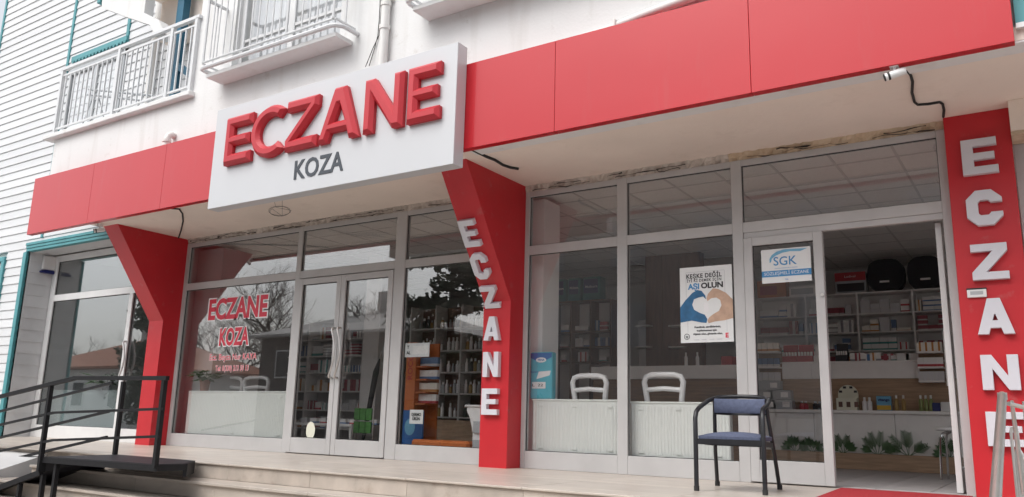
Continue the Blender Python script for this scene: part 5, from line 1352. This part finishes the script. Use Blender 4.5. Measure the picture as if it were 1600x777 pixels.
# green pack poster hung in door
gq = [at(553, 640, y=.30), at(581, 640, y=.30), at(553, 676, y=.30)]
gpk = thing('wire_rack', 'small rack of green packets behind the right glass door', 'rack', ((gq[0].x+gq[1].x)/2, .32, .008))
for k in range(3):
    for j in range(2):
        xx = gq[0].x+(gq[1].x-gq[0].x)*k/3; zz = .30+.17*j
        MB().box(xx+.005, xx+(gq[1].x-gq[0].x)/3-.005, .30, .33, zz, zz+.16, .006).build('packet', 'green_pack', gpk)
for xx in (gq[0].x, gq[1].x): MB().tube([(xx, .345, .009), (xx, .345, .66)], .008, 6).build('upright', 'steel', gpk, smooth=True)
for zz in (.29, .46): MB().tube([(gq[0].x, .345, zz), (gq[0].x, .30, zz-.004), (gq[1].x, .30, zz-.004), (gq[1].x, .345, zz)], .004, 5).build('wire', 'steel', gpk)
# leaning surfboard-like black blade = rolled umbrella
um0, um1 = at(583, 560, y=1.0), at(572, 640, y=1.0)
um = thing('umbrella', 'folded black umbrella leaning inside the right glass door', 'umbrella', (um1.x, 1.0, .008))
MB().tube([(um1.x-.06, .98, .012), (um1.x, 1.0, .30), (um0.x, 1.08, um0.z-.2), (um0.x+.04, 1.1, um0.z)], [.008, .03, .045, .012], 8).build('canopy', 'rubber', um, smooth=True)
MB().tube([(um0.x+.04, 1.1, um0.z), (um0.x+.06, 1.12, um0.z+.12)], .008, 6).build('shaft', 'steel', um, smooth=True)
# white low display table seen through left door
tb = thing('display_table', 'low white display table with trays inside the double door', 'table', (at(500, 668, y=1.6).x, 1.7, .008))
xa6, xb6 = at(462, 668, y=1.5).x, at(556, 668, y=1.5).x
MB().box(xa6, xb6, 1.4, 2.2, .36, .40, .004).build('top', 'shelf_white', tb)
for xx in (xa6+.05, xb6-.05):
    for yy in (1.45, 2.15): MB().box(xx-.02, xx+.02, yy-.02, yy+.02, .009, .359).build('leg', 'shelf_white', tb)
for i in range(8):
    for j in range(2): carton((xa6+.15+.22*i, 1.55+.3*j, .40), 0, (9, 0, 2)[(i+j) % 3], '{c} flat box in the %s row on the low display table' % ('front', 'rear')[j], 'boxes on the display table')

# ================================================================== ACROSS THE STREET (mirrored in the glass)
def mirror_pt(px, py, Y):
    """point across the street that the camera sees mirrored in the shop glass at (px,py)"""
    p = at(px, py, y=Y); return Vector((p.x, -p.y, p.z))
def house(x0, x1, y0, y1, zw, zr, label, wallm='house_wall', roofm='rooftile', chim=True):
    t = thing('house', label, 'house', ((x0+x1)/2, (y0+y1)/2, -1.0))
    MB().box(x0, x1, y0, y1, -.999, zw).build('wall', wallm, t)
    o_ = .5; ym = (y0+y1)/2; xr0, xr1 = x0+(y1-y0)/2*.9, x1-(y1-y0)/2*.9
    if xr0 > xr1: xr0 = xr1 = (x0+x1)/2
    vs = [(x0-o_, y0-o_, zw), (x1+o_, y0-o_, zw), (x1+o_, y1+o_, zw), (x0-o_, y1+o_, zw), (xr0, ym, zr), (xr1, ym, zr), (x0-o_, y0-o_, zw-.12), (x1+o_, y0-o_, zw-.12), (x1+o_, y1+o_, zw-.12), (x0-o_, y1+o_, zw-.12)]
    rf = MB().add(vs, [(0, 1, 5, 4), (1, 2, 5), (2, 3, 4, 5), (3, 0, 4), (6, 7, 1, 0), (7, 8, 2, 1), (8, 9, 3, 2), (9, 6, 0, 3), (6, 9, 8, 7)]).build('roof', roofm, t)
    if chim: MB().box(xr0+.3, xr0+.9, ym-.3, ym+.3, zr-.8, zr+.9, .02).build('chimney', 'concrete', rf)
    n = max(2, int((x1-x0)/2.6))
    for i in range(n):
        xc = x0+(x1-x0)*(i+.5)/n
        wi = MB().box(xc-.55, xc+.55, y1, y1+.05, zw-2.0, zw-.7, .01).build('window', 'alu_white', t); MB().box(xc-.47, xc+.47, y1+.051, y1+.06, zw-1.92, zw-.78).build('pane', 'block_dark', wi)
    return t
Yh = 15.0
pL, pR = mirror_pt(50, 575, Yh), mirror_pt(215, 575, Yh)
zrf = mirror_pt(200, 541, Yh+4).z; zwl = mirror_pt(130, 574, Yh).z
house(min(pL.x, pR.x), max(pL.x, pR.x), -Yh-8, -Yh, zwl, zrf+.3, 'low white house with red tiled hip roof mirrored in the leftmost shop window')
pL, pR = mirror_pt(385, 500, 17), mirror_pt(640, 500, 17)
house(pL.x, pR.x, -26, -18, mirror_pt(520, 520, 18).z, mirror_pt(530, 490, 22).z, 'grey roofed house mirrored in the double door panes', 'brick_dark', 'concrete')
# block added opposite the right bay to keep sky out of its panes
bk_ = thing('added_block', 'added apartment block across the street keeping sky out of the right bay glass', 'building', (-9, -26, -1))
bxL, bxR = mirror_pt(800, 500, 19).x, 6.0
MB().box(bxL, bxR, -30, -19, -.999, 8.6).build('wall', 'block_wall', bk_)
for fl_n in range(3):
    for i in range(7):
        xc = bxL+(bxR-bxL)*(i+.5)/7; z_ = .2+3.0*fl_n
        wi = MB().box(xc-.7, xc+.7, -19, -18.93, z_, z_+1.6, .01).build('window', 'shutter', bk_); MB().box(xc-.6, xc+.6, -18.929, -18.92, z_+.1, z_+1.5).build('pane', 'shutter', wi)
MB().box(bxL-.3, bxR+.3, -30.3, -18.7, 8.6, 9.0, .02).build('roof_slab', 'concrete', bk_)

def bare_tree(base, h, seed, label, spread=.55, lev=5):
    rr = random.Random(seed); t = thing('bare_tree', label, 'tree', base, 'bare trees across the street')
    tr = MB(); br = MB()
    def grow(p, d, ln, r, lv):
        n = 3; pts = [p]; q_ = p; dd = d
        for k in range(n):
            dd = (dd+Vector((rr.uniform(-.14, .14), rr.uniform(-.14, .14), rr.uniform(-.03, .1)))).normalized(); q_ = q_+dd*ln/n; pts.append(q_)
        (tr if lv == 0 else br).tube(pts, [r*(1-.14*k) for k in range(n+1)], 6 if lv < 2 else 4, cap=lv < 2)
        if lv >= lev: return
        m_ = (3, 4, 4, 3, 3, 2, 2)[lv]
        for k in range(m_):
            i_ = rr.choice((2, 3)) if k else 3
            ax = Vector((rr.uniform(-1, 1), rr.uniform(-1, 1), rr.uniform(-.2, .5))).normalized()
            nd = (dd*(1-spread)+ax*spread).normalized(); nd.z = max(nd.z, -.1)
            grow(pts[i_], nd, ln*rr.uniform(.6, .82), r*.58, lv+1)
    grow(Vector(base), Vector((0, 0, 1)), h*.27, h*.018, 0)
    tr.build('trunk', 'bark', t, smooth=True); br.build('crown', 'bark', t, fix=False)
    return t
for i, (px, py, Y, h, lb) in enumerate(((215, 480, 20, 8.0, 'bare tree mirrored above the red tiled roof'), (355, 460, 26, 11.0, 'bare tree mirrored behind the upper red window lettering'), (420, 460, 24, 12.0, 'bare tree mirrored at the right of the lettered pane'), (590, 470, 22, 11.0, 'bare tree mirrored in the right glass door'), (150, 500, 30, 9, 'far bare tree mirrored above the left house'))):
    p = mirror_pt(px, 600, Y); bare_tree((p.x, p.y, -1.0), h, 31+i, lb, .50, 6)
def evergreen(base, h, w, seed, label, nleaf=5000):
    rr = random.Random(seed); t = thing('evergreen_tree', label, 'tree', base, 'evergreens across the street')
    b = Vector(base)
    tk = MB().tube([b, b+Vector((0, 0, h*.5)), b+Vector((0, 0, h*.92))], [.16, .10, .02], 7)
    cr = MB(); vs = []; fs = []
    for k in range(90):
        zf = rr.uniform(.15, .95); a = rr.uniform(0, 2*pi); rad = w*(1-zf)**.6*rr.uniform(.7, 1.0)
        s0 = b+Vector((0, 0, h*zf)); e = s0+Vector((cos(a)*rad, sin(a)*rad, -.1*rad+.1))
        tk.tube([s0, e], [.03, .008], 4)
        for j in range(nleaf//90):
            u = rr.uniform(.25, 1.05); c = s0.lerp(e, u)+Vector((rr.gauss(0, .16), rr.gauss(0, .16), rr.gauss(0, .12)))
            d1 = Vector((rr.uniform(-1, 1), rr.uniform(-1, 1), rr.uniform(-1, .4))).normalized()*.10; d2 = d1.cross(Vector((rr.uniform(-1, 1), rr.uniform(-1, 1), rr.uniform(-1, 1)))).normalized()*.045
            n0 = len(vs); vs += [c-d1-d2, c+d1-d2, c+d1+d2, c-d1+d2]; fs.append((n0, n0+1, n0+2, n0+3))
    tk.build('trunk', 'bark', t, smooth=True); cr.add(vs, fs).build('crown', 'evergreen', t, fix=False)
p = mirror_pt(700, 600, 10.5); evergreen((p.x, p.y, -1), 9.5, 2.8, 5, 'dense dark evergreen mirrored in the pane left of the lettered pillar', 9000)
p = mirror_pt(228, 600, 11); evergreen((p.x, p.y, -1), 7.0, 1.6, 6, 'slim evergreen mirrored beside the unlettered pillar', 5000)
